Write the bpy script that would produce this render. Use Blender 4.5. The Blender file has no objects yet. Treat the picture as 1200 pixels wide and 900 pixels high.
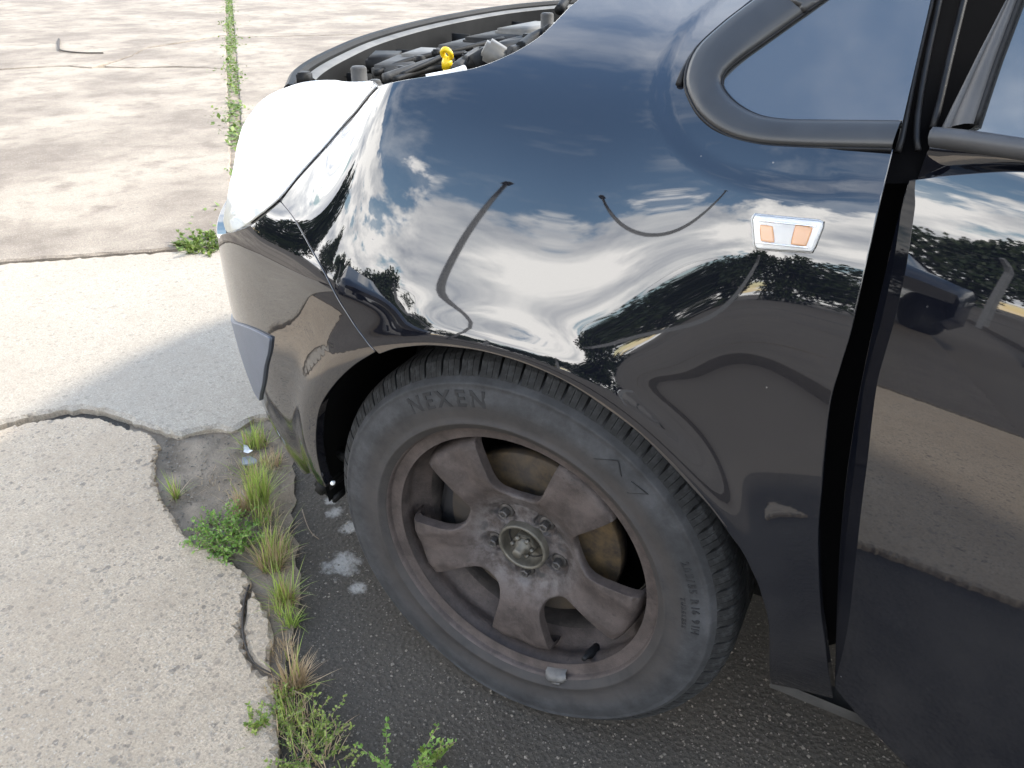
import numpy as np, math
# ---------------------------------------------------------------- viewpoint (metres, z up, car faces -x, camera on its left side)
CAM=np.array([.38,-.715,1.077]); YAW,PITCH,ROLL=map(math.radians,(28.2,30.6,.4)); FPX=900.
def cam_axes():
    cy,sy=math.cos(YAW),math.sin(YAW);cp,sp=math.cos(PITCH),math.sin(PITCH);cr,sr=math.cos(ROLL),math.sin(ROLL)
    fw=np.array([-sy*cp,cy*cp,-sp]); r=np.array([cy,sy,0.]); u=np.cross(r,fw)
    return np.array([cr*r+sr*u,-sr*r+cr*u,fw])
AX=cam_axes()
def rays(p):
    p=np.atleast_2d(np.array(p,float))
    d=np.stack([(p[:,0]-600)/FPX,-(p[:,1]-450)/FPX,np.ones(len(p))],-1)@AX
    return d/np.linalg.norm(d,axis=1)[:,None]
def on_z(p,z):
    d=rays(p);return CAM+d*((z-CAM[2])/d[:,2])[:,None]
def on_y(p,y):
    d=rays(p);return CAM+d*((y-CAM[1])/d[:,1])[:,None]
def proj(P):
    q=(np.asarray(P)-CAM)@AX.T
    return np.stack([600+FPX*q[...,0]/q[...,2],450-FPX*q[...,1]/q[...,2]],-1)
# ---------------------------------------------------------------- body side: plan curve x section
ZG=np.arange(-.05,1.3,.001)
def section(tab,ref,yref,sig=.012):
    z,e=zip(*tab); E=np.interp(ZG,z,e)
    k=np.exp(-.5*(np.arange(-60,61)*.001/sig)**2);k/=k.sum()
    E=np.convolve(np.pad(E,60,mode='edge'),k,'valid')
    y=np.concatenate([[0],np.cumsum(np.tan(np.radians((E[1:]+E[:-1])/2)))*.001])
    return y-np.interp(ref,ZG,y)+yref
SEC_W=section([(.15,-14),(.3,-6),(.5,-1),(.62,1),(.665,2),(.688,17),(.72,21),(.78,23),(.84,26),(.88,32),(.92,44),(.96,56),(1.0,64)],.5,-.045,.008)   # over the wheel
SEC_D=section([(.15,-36),(.28,-26),(.36,-13),(.45,-4),(.54,0),(.62,5),(.72,8.5),(.80,12),(.84,19),(.90,27),(.93,33),(.96,43),(1.0,55)],.5,-.045,.012)  # towards the door
SEC_F=section([(.15,-30),(.25,-16),(.4,-5),(.6,2),(.66,5),(.695,18),(.74,38),(.84,50),(.90,58),(.95,66)],.5,-.03,.010)   # front corner
def sm(a,b,x):
    t=np.clip((x-a)/(b-a),0,1);return t*t*t*(t*(6*t-15)+10)
XC,AXX,AYY=-.12,.75,.62
SFRONT=XC-math.pi/2*AXX*.92
def plan(s):
    s=np.asarray(s,float)
    ph=np.clip((XC-s)/(AXX*.92),0,math.pi/2)
    x=np.where(s>=XC,s,XC-AXX*np.sin(ph)); y=AYY*(1-np.cos(ph))
    over=np.maximum(SFRONT-s,0); y=y+over
    tx,ty=AXX*np.cos(ph),-AYY*np.sin(ph); L=np.hypot(tx,ty)
    tx,ty=tx/L,ty/L
    return x,y,ty,-tx      # outward normal (nx,ny)
def offs(s,z):
    w=np.interp(z,ZG,SEC_W);d=np.interp(z,ZG,SEC_D);f=np.interp(z,ZG,SEC_F)
    a=sm(.03,.32,s); b=sm(-.42,-.18,s)
    o=(w*(1-a)+d*a)*b+f*(1-b)
    # flare round the wheel arch
    r=np.hypot(s-.0,z-.31); 
    o=o-.008*np.exp(-((r-.355)/.028)**2)*sm(-.05,.15,z-.2)
    o=o+.003*np.exp(-(((s-.26)/.09)**2+((z-.66)/.07)**2))
    # recessed lip round the quarter window
    d=np.full(np.broadcast(s,z).shape,9.)
    for (x0,z0),(x1,z1) in zip(LIP[:-1],LIP[1:]):
        t=np.clip(((s-x0)*(x1-x0)+(z-z0)*(z1-z0))/((x1-x0)**2+(z1-z0)**2),0,1); d=np.minimum(d,np.hypot(s-x0-t*(x1-x0),z-z0-t*(z1-z0)))
    o=o+.0035*sm(.042,.020,d)
    return o
def _cr(p,n=14):
    p=np.array(p,float);q=np.vstack([2*p[0]-p[1],p,2*p[-1]-p[-2]]);o=[]
    for i in range(1,len(q)-2):
        t=np.linspace(0,1,n,endpoint=False)[:,None];a,b,c,d=q[i-1:i+3];o.append(.5*(2*b+(c-a)*t+(2*a-5*b+4*c-d)*t*t+(3*b-a-3*c+d)*t**3))
    return np.vstack(o+[p[-1:]])
LIP=[(.60,.925),(.349,.917),(.290,.910),(.233,.909),(.200,.914),(.175,.924),(.156,.938),(.147,.954),(.146,.977),(.176,1.009),(.24,1.06)]
LIP=_cr(LIP,5)
def F(s,z):
    s=np.asarray(s,float);z=np.asarray(z,float)
    x,y,nx,ny=plan(s);o=offs(s,z)
    return np.stack([x-nx*o,y-ny*o,z+0*x],-1)
def Fn(s,z,h=.003):
    a=F(s+h,z)-F(s-h,z);b=F(s,z+h)-F(s,z-h);n=np.cross(a,b);return n/np.linalg.norm(n,axis=-1)[...,None]
_S,_Z=np.meshgrid(np.arange(-1.3,.75,.006),np.arange(.1,1.08,.006),indexing='ij')
_P=F(_S,_Z);_N=Fn(_S,_Z);_V=((CAM-_P)*_N).sum(-1)>0;_UV=proj(_P)
_UV=np.where(_V[...,None],_UV,1e6);_D=np.linalg.norm(_P-CAM,axis=-1)
def inv(p):
    """pixels -> (s,z) on the body surface"""
    out=[]
    for q in np.atleast_2d(np.array(p,float)):
        e=((_UV-q)**2).sum(-1)
        cand=e<max(e.min()*1.0+1e-9,36.)
        k=np.where(cand,_D+e*.0005,1e9).argmin() if cand.any() else e.argmin()
        i=np.unravel_index(k,_S.shape);s,z=_S[i],_Z[i]
        for _ in range(8):
            h=1e-4;b=proj(F(s,z));J=np.stack([(proj(F(s+h,z))-b)/h,(proj(F(s,z+h))-b)/h],-1)
            try: st=np.linalg.solve(J,q-b)
            except Exception: break
            n=np.hypot(*st);st=st*min(1,.02/max(n,1e-9));s+=st[0];z+=st[1]
        if np.hypot(*(proj(F(s,z))-q))>3: s,z=_S[i],_Z[i]
        out.append((s,z))
    return np.array(out)
import bpy, bmesh, random
from mathutils import Vector, Matrix
from mathutils.geometry import delaunay_2d_cdt
random.seed(7); RNG=np.random.default_rng(7)
SC=bpy.context.scene; COL=SC.collection
# ================================================================= camera, sky, sun, exposure
cam=bpy.data.cameras.new('camera'); camo=bpy.data.objects.new('camera',cam); COL.objects.link(camo)
cam.sensor_fit='HORIZONTAL'; cam.sensor_width=36; cam.lens=36*FPX/1200; cam.clip_start=.02; cam.clip_end=2000
camo.matrix_world=Matrix(((AX[0][0],AX[1][0],-AX[2][0],CAM[0]),(AX[0][1],AX[1][1],-AX[2][1],CAM[1]),(AX[0][2],AX[1][2],-AX[2][2],CAM[2]),(0,0,0,1)))
SC.camera=camo
SUN_TO=Vector((.70,.80,.96)).normalized(); SUN_EL=math.asin(SUN_TO.z); SUN_AZ=math.atan2(SUN_TO.x,SUN_TO.y)
SKY=.15; SUN=2.1; CLOUD=2.25; EXPO=1.60
world=bpy.data.worlds.new('World'); SC.world=world; world.use_nodes=True
SC.view_settings.view_transform='Standard'; SC.view_settings.look='None'; SC.view_settings.gamma=1; SC.view_settings.exposure=EXPO; SC.view_settings.use_curve_mapping=False
SC.cycles.max_bounces=8; SC.cycles.diffuse_bounces=3; SC.cycles.glossy_bounces=4; SC.cycles.transmission_bounces=6; SC.cycles.caustics_reflective=False; SC.cycles.caustics_refractive=False
sun=bpy.data.lights.new('sun','SUN'); sun.energy=SUN; sun.angle=math.radians(4.5); sun.color=(1,.94,.84)
suno=bpy.data.objects.new('sun',sun); COL.objects.link(suno); suno.rotation_euler=SUN_TO.to_track_quat('Z','Y').to_euler(); suno.location=(8,11,14)

class NT:
    """small helper around a node tree"""
    def __init__(s,tree): s.t=tree; s.t.nodes.clear()
    def n(s,typ,props=None,**inp):
        nd=s.t.nodes.new('ShaderNode'+typ)
        for k,v in (props or {}).items(): setattr(nd,k,v)
        for k,v in inp.items():
            key=int(k[1:]) if k[0]=='i' and k[1:].isdigit() else k.replace('_',' ')
            s.set(nd.inputs[key],v)
        return nd
    def set(s,sock,v):
        if isinstance(v,bpy.types.NodeSocket): s.t.links.new(v,sock)
        elif isinstance(v,bpy.types.Node): s.t.links.new(v.outputs[0],sock)
        else:
            if hasattr(sock.default_value,'__len__') and not hasattr(v,'__len__'): v=(v,)*len(sock.default_value)
            if sock.type=='RGBA' and len(v)==3: v=(*v,1)
            sock.default_value=v
    def math(s,op,a,b=0.,c=None,clamp=False):
        nd=s.n('Math',dict(operation=op,use_clamp=clamp)); s.set(nd.inputs[0],a); s.set(nd.inputs[1],b)
        if c is not None: s.set(nd.inputs[2],c)
        return nd.outputs[0]
    def ramp(s,fac,stops,interp='LINEAR'):
        nd=s.n('ValToRGB'); cr=nd.color_ramp; cr.interpolation=interp
        while len(cr.elements)<len(stops): cr.elements.new(.5)
        for e,(p,c) in zip(cr.elements,stops):
            e.position=p; e.color=(c,c,c,1) if not hasattr(c,'__len__') else (*c,1)
        s.set(nd.inputs[0],fac); return nd.outputs[0]
    def noise(s,vec,scale,detail=4,rough=.55,out=0,**k):
        nd=s.n('TexNoise',None,Scale=scale,Detail=detail,Roughness=rough,**k)
        if vec is not None: s.set(nd.inputs['Vector'],vec)
        return nd.outputs[out]
    def voro(s,vec,scale,feature='F1',out='Distance',rnd=1.):
        nd=s.n('TexVoronoi',dict(feature=feature),Scale=scale,Randomness=rnd); s.set(nd.inputs['Vector'],vec); return nd.outputs[out]
    def mix(s,fac,a,b,blend='MIX'):
        nd=s.n('Mix',dict(data_type='RGBA',blend_type=blend)); s.set(nd.inputs[0],fac); s.set(nd.inputs[6],a); s.set(nd.inputs[7],b); return nd.outputs[2]
    def mapping(s,vec,scale=(1,1,1),loc=(0,0,0),rot=(0,0,0)):
        nd=s.n('Mapping',None,Scale=scale,Location=loc,Rotation=rot); s.set(nd.inputs['Vector'],vec); return nd.outputs[0]
    def bump(s,h,strength=.3,dist=.01,nrm=None):
        nd=s.n('Bump',None,Strength=strength,Distance=dist); s.set(nd.inputs['Height'],h)
        if nrm is not None: s.set(nd.inputs['Normal'],nrm)
        return nd.outputs[0]

# sky: Nishita daylight with broken cumulus all round
w=NT(world.node_tree)
tc=w.n('TexCoord'); dirv=tc.outputs['Generated']
sky=w.n('TexSky',dict(sky_type='NISHITA',sun_disc=False,sun_elevation=SUN_EL,sun_rotation=SUN_AZ,air_density=1.6,dust_density=.1,ozone_density=2.8,altitude=100.))
sep=w.n('SeparateXYZ',None,i0=dirv); zc=w.math('MAXIMUM',sep.outputs[2],0.)
den=w.math('ADD',zc,.16)
cl=w.n('CombineXYZ',None,X=w.math('DIVIDE',sep.outputs[0],den),Y=w.math('DIVIDE',sep.outputs[1],den),Z=0.35)
cv=w.mapping(cl.outputs[0],loc=(.6,3.1,0))
n1=w.math('ADD',w.noise(cv,.95,10,.58),w.math('MULTIPLY',w.math('SUBTRACT',.50,zc),.30)); n2=w.noise(w.mapping(cl.outputs[0],loc=(4.2,1.0,1.7)),1.5,8,.6)
mask=w.ramp(n1,[(0.0,0),(.505,0),(.555,1),(1,1)],'EASE')
wisp=w.math('MULTIPLY',w.ramp(n2,[(.46,0),(.74,.6)]),.6)
mask=w.math('MAXIMUM',mask,wisp)
shade=w.ramp(n2,[(.34,(.36,.385,.43)),(.47,(.66,.665,.67)),(.57,(1.,.975,.94)),(.8,(1.,.975,.94))])
bg1=w.n('Background',None,Color=sky.outputs[0],Strength=SKY); bg2=w.n('Background',None,Color=shade,Strength=CLOUD)
mx=w.n('MixShader',None,i0=mask,i1=bg1.outputs[0],i2=bg2.outputs[0]); wo=w.n('OutputWorld',None,Surface=mx.outputs[0])

# ================================================================= helpers
def tag(o,label=None,cat=None,group=None,kind=None):
    if label: o['label']=label
    if cat: o['category']=cat
    if group: o['group']=group
    if kind: o['kind']=kind
    return o
def empty(name,loc=(0,0,0)):
    o=bpy.data.objects.new(name,None); o.location=loc; o.empty_display_size=.1; COL.objects.link(o); return o
def mesh(name,v,f,mat=None,parent=None,smooth=True,normals=None):
    me=bpy.data.meshes.new(name); me.from_pydata([tuple(map(float,p)) for p in v],[],[tuple(int(i) for i in q) for q in f]); me.update()
    if smooth: me.polygons.foreach_set('use_smooth',[True]*len(me.polygons))
    if normals is not None: me.normals_split_custom_set_from_vertices([tuple(map(float,q)) for q in normals])
    if mat: me.materials.append(mat)
    return link(name,me,parent)
def link(name,me,parent=None):
    o=bpy.data.objects.new(name,me); COL.objects.link(o)
    if parent: o.parent=parent
    return o
class MB:
    """collects shapes of ONE piece"""
    def __init__(s): s.v=[]; s.f=[]
    def add(s,v,f):
        b=len(s.v); s.v+= [tuple(map(float,p)) for p in v]; s.f+=[tuple(int(i)+b for i in q) for q in f]; return s
    def box(s,c,size,rot=None,bev=0):
        h=np.array(size)/2; bm=bmesh.new(); bmesh.ops.create_cube(bm,size=1)
        for q in bm.verts: q.co=Vector([q.co[i]*size[i] for i in range(3)])
        if bev: bmesh.ops.bevel(bm,geom=list(bm.edges),offset=bev,segments=2,affect='EDGES')
        M=(rot.to_4x4() if rot else Matrix.Identity(4)); bm.verts.index_update()
        v=[(M@q.co)+Vector(c) for q in bm.verts]; f=[[q.index for q in p.verts] for p in bm.faces]; bm.free(); return s.add(v,f)
    def tube(s,pts,r,n=8,caps=True):
        pts=[Vector(p) for p in pts]; m=len(pts); rr=r if hasattr(r,'__len__') else [r]*m
        v=[];f=[];up=Vector((0,0,1))
        t0=(pts[1]-pts[0]).normalized(); a=t0.orthogonal().normalized()
        for i,p in enumerate(pts):
            t=(pts[min(i+1,m-1)]-pts[max(i-1,0)]).normalized(); a=(a-t*a.dot(t)).normalized(); b=t.cross(a)
            for k in range(n):
                an=2*math.pi*k/n; v.append(p+(a*math.cos(an)+b*math.sin(an))*rr[i])
        for i in range(m-1):
            for k in range(n): f.append((i*n+k,i*n+(k+1)%n,(i+1)*n+(k+1)%n,(i+1)*n+k))
        if caps: f.append(tuple(range(n-1,-1,-1))); f.append(tuple((m-1)*n+k for k in range(n)))
        return s.add(v,f)
    def lathe(s,prof,n=96,c=(0,0,0),axis='y',a0=0,a1=2*math.pi):
        """prof: (r,h) along the axis; y axis = wheel axle"""
        full=abs(a1-a0-2*math.pi)<1e-6; k=n if full else n+1; v=[];f=[]
        for (r,h) in prof:
            for i in range(k):
                a=a0+(a1-a0)*i/n
                p=(r*math.cos(a),h,r*math.sin(a)) if axis=='y' else (r*math.cos(a),r*math.sin(a),h)
                v.append((p[0]+c[0],p[1]+c[1],p[2]+c[2]))
        for j in range(len(prof)-1):
            for i in range(n):
                i2=(i+1)%k
                f.append((j*k+i,j*k+i2,(j+1)*k+i2,(j+1)*k+i) if axis=='y' else (j*k+i,(j+1)*k+i,(j+1)*k+i2,j*k+i2))
        return s.add(v,f)
    def grid(s,P):
        P=np.asarray(P); a,b=P.shape[:2]
        return s.add(P.reshape(-1,3),[(i*b+j,(i+1)*b+j,(i+1)*b+j+1,i*b+j+1) for i in range(a-1) for j in range(b-1)])
    def build(s,name,mat,parent=None,smooth=True,angle=None):
        o=mesh(name,s.v,s.f,mat,parent,smooth)
        if angle is not None: sharp(o,angle)
        return o
def sharp(o,deg=35):
    bm=bmesh.new(); bm.from_mesh(o.data); bmesh.ops.recalc_face_normals(bm,faces=bm.faces)
    for e in bm.edges:
        if len(e.link_faces)==2 and e.calc_face_angle(0)>math.radians(deg): e.smooth=False
    bm.to_mesh(o.data); bm.free(); return o
def spline(pts,step,closed=False):
    """Catmull-Rom through pts, resampled about every step"""
    p=np.asarray(pts,float)
    if len(p)==2:
        n=max(2,int(np.linalg.norm(p[1]-p[0])/step)+1); return p[0]+(p[1]-p[0])*np.linspace(0,1,n)[:,None]
    q=np.vstack([p[-1:],p,p[:2]]) if closed else np.vstack([2*p[0]-p[1],p,2*p[-1]-p[-2]])
    out=[]
    for i in range(1,len(q)-2):
        t=np.linspace(0,1,24,endpoint=False)[:,None]; a,b,c,d=q[i-1:i+3]
        out.append(.5*(2*b+(c-a)*t+(2*a-5*b+4*c-d)*t*t+(3*b-a-3*c+d)*t**3))
    out=np.vstack(out+[q[-2:-1]]); L=np.concatenate([[0],np.cumsum(np.linalg.norm(np.diff(out,axis=0),axis=1))])
    n=max(2,int(L[-1]/step)+1); return np.stack([np.interp(np.linspace(0,L[-1],n),L,out[:,k]) for k in range(p.shape[1])],-1)
def inside(pt,poly):
    x,y=pt[:,0],pt[:,1]; r=np.zeros(len(pt),bool); j=len(poly)-1
    for i in range(len(poly)):
        a,b=poly[i],poly[j]
        with np.errstate(divide='ignore',invalid='ignore'):
            r^=((a[1]>y)!=(b[1]>y))&(x<(b[0]-a[0])*(y-a[1])/(b[1]-a[1])+a[0])
        j=i
    return r
def cdt(loop,res):
    loop=np.asarray(loop); lo,hi=loop.min(0),loop.max(0)
    g=np.stack(np.meshgrid(np.arange(lo[0]+res/2,hi[0],res),np.arange(lo[1]+res/2,hi[1],res),indexing='ij'),-1).reshape(-1,2)
    g=g[inside(g,loop)]
    if len(g):
        d=np.full(len(g),9.)
        for i in range(0,len(loop)): d=np.minimum(d,np.hypot(*(g-loop[i]).T))
        g=g[d>res*.6]
    v=[Vector(p) for p in loop]+[Vector(p) for p in g]; n=len(loop)
    vo,_,fo,_,_,_=delaunay_2d_cdt(v,[],[list(range(n))],1,1e-7)
    return np.array([tuple(p) for p in vo]),[tuple(q) for q in fo]
class Surf:
    def __init__(s,f,sr,zr,h=.006,flip=1):
        s.F=f; s.S,s.Z=np.meshgrid(np.arange(*sr,h),np.arange(*zr,h),indexing='ij'); s.flip=flip
        P=f(s.S,s.Z); s.P=P; vis=((CAM-P)*s.N(s.S,s.Z)).sum(-1)>0
        s.UV=np.where(vis[...,None],proj(P),1e6); s.D=np.linalg.norm(P-CAM,axis=-1)
    def N(s,a,b,h=.003):
        n=np.cross(s.F(a+h,b)-s.F(a-h,b),s.F(a,b+h)-s.F(a,b-h)); return s.flip*n/np.linalg.norm(n,axis=-1)[...,None]
    def inv(s,p):
        out=[]
        for q in np.atleast_2d(np.array(p,float)):
            e=((s.UV-q)**2).sum(-1); c=e<max(e.min()+1e-9,36.)
            i=np.unravel_index(np.where(c,s.D+e*.0005,1e9).argmin(),s.S.shape); a,b=s.S[i],s.Z[i]
            for _ in range(8):
                h=1e-4;o=proj(s.F(a,b));J=np.stack([(proj(s.F(a+h,b))-o)/h,(proj(s.F(a,b+h))-o)/h],-1)
                try: st=np.linalg.solve(J,q-o)
                except Exception: break
                st=st*min(1,.02/max(np.hypot(*st),1e-9)); a+=st[0]; b+=st[1]
            if np.hypot(*(proj(s.F(a,b))-q))>3: a,b=s.S[i],s.Z[i]
            out.append((a,b))
        return np.array(out)
def join(*segs):
    out=[]
    for g in segs:
        g=np.asarray(g)
        out.append(g[1:] if out and np.hypot(*(out[-1][-1]-g[0]))<1e-4 else g)
    o=np.vstack(out)
    return o[:-1] if np.hypot(*(o[0]-o[-1]))<1e-4 else o
def panel(name,surf,segs,mat,parent=None,off=0.,res=.010,lip=.014,bev=.0015,thick=True):
    """sheet cut out of a surface along a closed outline in (s,z), with a rolled edge that turns inwards"""
    loop=join(*[spline(g,res*.6) for g in segs]); area=np.sum(loop[:,0]*np.roll(loop[:,1],-1)-np.roll(loop[:,0],-1)*loop[:,1])
    if area<0: loop=loop[::-1]
    p2,tri=cdt(loop,res)
    N=surf.N(p2[:,0],p2[:,1]); P=surf.F(p2[:,0],p2[:,1])+N*off
    V=[*P]; NN=[*N]; Fc=list(tri)
    # keep the triangles facing outward
    a,b,c=(P[[t[k] for t in tri]] for k in range(3)); flipm=(np.cross(b-a,c-a)*N[[t[0] for t in tri]]).sum(-1)<0
    Fc=[t[::-1] if m else t for t,m in zip(Fc,flipm)]
    if thick:
        n=len(loop); Pl=surf.F(loop[:,0],loop[:,1]); Nl=surf.N(loop[:,0],loop[:,1])
        tg=np.roll(Pl,-1,0)-np.roll(Pl,1,0); tg/=np.linalg.norm(tg,axis=1)[:,None]+1e-12
        o=np.cross(tg,Nl)*surf.flip; o/=np.linalg.norm(o,axis=1)[:,None]+1e-12
        cen=Pl.mean(0)
        rings=[(Pl+Nl*off,Nl),(Pl+Nl*(off-bev*.35)+o*bev*.7,Nl*.7+o*.7),(Pl+Nl*(off-bev)+o*bev,o),(Pl+Nl*(off-lip)+o*bev*.6,o)]
        b0=len(V)
        for R_,n_ in rings: V+=list(R_); NN+=list(n_/np.linalg.norm(n_,axis=1)[:,None])
        for k in range(3):
            for i in range(n):
                j=(i+1)%n; q=(b0+k*n+i,b0+(k+1)*n+i,b0+(k+1)*n+j,b0+k*n+j)
                x=np.cross(V[q[1]]-V[q[0]],V[q[2]]-V[q[0]])
                if x@NN[q[1]]<0: q=q[::-1]
                Fc.append(q)
    return mesh(name,V,Fc,mat,parent,True,NN)
BODY=Surf(F,(-1.3,.75),(.1,1.08),.006)
# ================================================================= materials
def material(name): 
    m=bpy.data.materials.new(name); m.use_nodes=True; t=NT(m.node_tree); return m,t
def finish(t,**k):
    disp=k.pop('_disp',None)
    b=t.n('BsdfPrincipled',None,**k); t.n('OutputMaterial',None,Surface=b.outputs[0]); return b
def simple(name,col,rough=.5,metal=0.,bump=0.,bscale=300,var=.0,vscale=30,**k):
    m,t=material(name); o=t.n('TexCoord').outputs['Object']; c=col
    if var: c=t.mix(t.ramp(t.noise(o,vscale,5,.6),[(.3,0),(.7,1)]),tuple(x*(1-var) for x in col),tuple(min(1,x*(1+var)) for x in col))
    if bump: k['Normal']=t.bump(t.noise(o,bscale,3),bump,.002)
    finish(t,Base_Color=c,Roughness=rough,Metallic=metal,**k); return m
M={}
# black car paint with clear coat, fine dust specks, road film towards the sill
m,t=material('black_paint'); o=t.n('TexCoord').outputs['Object']
spk=t.ramp(t.voro(o,55.),[(0,1),(.045,1),(.075,0),(1,0)]); spm=t.ramp(t.noise(o,40,2),[(.62,0),(.65,1)]); spk=t.math('MULTIPLY',spk,spm)
film=t.ramp(t.noise(o,7,6,.65),[(.35,0),(.75,1)]); zz=t.n('SeparateXYZ',None,i0=o).outputs[2]
low=t.ramp(zz,[(.2,1.),(.34,.5),(.62,.16),(1.,.03)]); film=t.math('MULTIPLY',film,low)
film=t.math('ADD',t.math('MULTIPLY',film,.26),t.math('MULTIPLY',spk,.7),clamp=True)
orange=t.noise(o,260,2); scr=t.noise(t.mapping(o,scale=(18,18,260)),4,3)
finish(t,Base_Color=t.mix(film,(.0035,.0042,.0075),(.16,.15,.14)),Roughness=.4,IOR=1.5,Specular_IOR_Level=.0,Coat_Weight=1.,Coat_IOR=1.98,
       Coat_Roughness=t.math('ADD',t.math('MULTIPLY',film,.5),.016,clamp=True))
M['paint']=m
M['jamb']=simple('jamb_black',(.0025,.0025,.003),.8,Specular_IOR_Level=.04)
M['black']=simple('black_plastic',(.009,.009,.009),.62,bump=.25,bscale=500,var=.4,vscale=14,Specular_IOR_Level=.2)
M['liner']=simple('liner_felt',(.006,.006,.006),.95,bump=.4,bscale=700,Specular_IOR_Level=.1)
M['rubber']=simple('rubber_seal',(.010,.010,.011),.5,var=.5,vscale=40,Specular_IOR_Level=.25)
M['satin']=simple('satin_trim',(.024,.0245,.0255),.42,var=.22,vscale=22,bump=.06,bscale=900,Coat_Weight=.15,Coat_Roughness=.3)
M['greytrim']=simple('grey_bumper_trim',(.12,.135,.165),.5,bump=.15,bscale=900,var=.06)
M['frame']=simple('window_frame_grey',(.05,.05,.052),.5,var=.2,vscale=25,bump=.06,bscale=900)
M['dusty']=simple('dusty_black_plastic',(.042,.040,.037),.7,bump=.3,bscale=300,var=.55,vscale=16)
M['dusty2']=simple('dusty_grey_metal',(.125,.118,.105),.6,bump=.2,bscale=200,var=.4,vscale=14)
M['yellow']=simple('yellow_plastic',(.75,.50,.01),.4)
M['white']=simple('white_plastic',(.80,.80,.79),.5,var=.15)
M['chrome']=simple('chrome_reflector',(.9,.9,.9),.12,1.)
M['amber']=simple('amber_plastic',(.75,.25,.001),.25,Coat_Weight=.6)
M['glass']=simple('dark_glass',(.045,.047,.048),.03,IOR=2.2,Coat_Weight=.5,Coat_Roughness=.02)
M['wing']=simple('inner_wing_white',(.72,.73,.74),.35,var=.1)
# headlamp lens: clear plastic, bright glare imitated by white mixed into it
m,t=material('glare_lens'); o=t.n('TexCoord').outputs['Object']
hz=t.ramp(t.noise(o,11,5,.6),[(.3,.75),(.7,1)])
scr=t.ramp(t.noise(t.mapping(o,scale=(9,9,26),rot=(0,.6,.4)),3,6,.7),[(.60,0),(.70,.55)])
colr=t.mix(scr,t.mix(t.ramp(t.n('SeparateXYZ',None,i0=o).outputs[2],[(.69,1),(.76,0)]),(.95,.95,.95),(.90,.88,.74)),(.30,.30,.31))
d=t.n('BsdfPrincipled',None,Base_Color=colr,Roughness=.22,Coat_Weight=1.,Coat_Roughness=.03)
g=t.n('BsdfGlass',None,Color=(1,1,1),Roughness=.02,IOR=1.1)
mxs=t.n('MixShader',None,i0=t.math('MULTIPLY',hz,.66),i1=g.outputs[0],i2=d.outputs[0]); t.n('OutputMaterial',None,Surface=mxs.outputs[0]); M['lens']=m
m,t=material('clear_lens')
d=t.n('BsdfPrincipled',None,Base_Color=(.95,.95,.95),Roughness=.05,Coat_Weight=1.,Coat_Roughness=.02); g=t.n('BsdfTransparent',None,Color=(1,1,1))
gl=t.n('BsdfGlossy',None,Roughness=.02); lw=t.n('LayerWeight',None,Blend=.35)
mxa=t.n('MixShader',None,i0=lw.outputs['Fresnel'],i1=g.outputs[0],i2=gl.outputs[0]); mxs=t.n('MixShader',None,i0=.03,i1=mxa.outputs[0],i2=d.outputs[0]); t.n('OutputMaterial',None,Surface=mxs.outputs[0]); M['clear']=m
# tyre rubber: grey road dust
m,t=material('tyre_rubber'); o=t.n('TexCoord').outputs['Object']
p=t.n('SeparateXYZ',None,i0=o); rr=t.math('SQRT',t.math('ADD',t.math('POWER',p.outputs[0],2.),t.math('POWER',p.outputs[2],2.)))
n=t.noise(o,30,8,.75); n2=t.noise(o,11,6,.68); dust=t.math('MULTIPLY',t.ramp(n,[(.34,.25),(.66,1)]),t.ramp(n2,[(.36,.4),(.60,1)]))
inner=t.ramp(rr,[(.215,1.),(.243,.9),(.262,.0)]); 
c=t.mix(dust,(.011,.0115,.0125),(.058,.0595,.064)); c=t.mix(t.math('MULTIPLY',inner,t.ramp(n,[(.3,.3),(.65,.85)])),c,(.042,.035,.031))
finish(t,Base_Color=c,Roughness=.78,Normal=t.bump(t.noise(o,420,3),.22,.001)); M['tyre']=m
m,t=material('tread_rubber'); o=t.n('TexCoord').outputs['Object']
n=t.noise(o,60,6,.7); c=t.mix(t.ramp(n,[(.5,0),(.72,1)]),(.010,.0105,.011),(.055,.057,.060)); finish(t,Base_Color=c,Roughness=.8,Normal=t.bump(t.noise(o,500,3),.2,.001)); M['tread']=m
# old brown steel wheel
m,t=material('brown_wheel_steel'); o=t.n('TexCoord').outputs['Object']
p=t.n('SeparateXYZ',None,i0=o); rr=t.math('SQRT',t.math('ADD',t.math('POWER',p.outputs[0],2.),t.math('POWER',p.outputs[2],2.)))
n=t.noise(o,20,8,.72); n3=t.noise(o,170,6,.78)
c=t.mix(t.ramp(n,[(.40,0),(.60,1)]),(.048,.038,.035),(.088,.070,.064)); c=t.mix(t.ramp(n3,[(.56,0),(.72,.5)]),c,(.16,.132,.118)); c=t.mix(t.ramp(n3,[(.30,.8),(.44,0)]),c,(.014,.011,.010))
hubd=t.math('MULTIPLY',t.ramp(rr,[(.04,.9),(.075,.8),(.10,0)]),t.ramp(t.noise(o,40,6,.75),[(.40,0),(.60,1)])); c=t.mix(t.math('MULTIPLY',hubd,.5),c,(.19,.185,.19))
hubk=t.math('MULTIPLY',t.ramp(rr,[(.05,1),(.066,.9),(.08,0)]),t.ramp(t.noise(o,60,4),[(.5,0),(.62,.8)])); c=t.mix(hubk,c,(.03,.03,.032))
finish(t,Base_Color=c,Roughness=t.ramp(n3,[(.3,.5),(.7,.8)]),Metallic=.15,Normal=t.bump(t.math('ADD',n3,t.math('MULTIPLY',n,.6)),.6,.002)); M['wheel']=m
m,t=material('rusty_disc'); o=t.n('TexCoord').outputs['Object']
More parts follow.
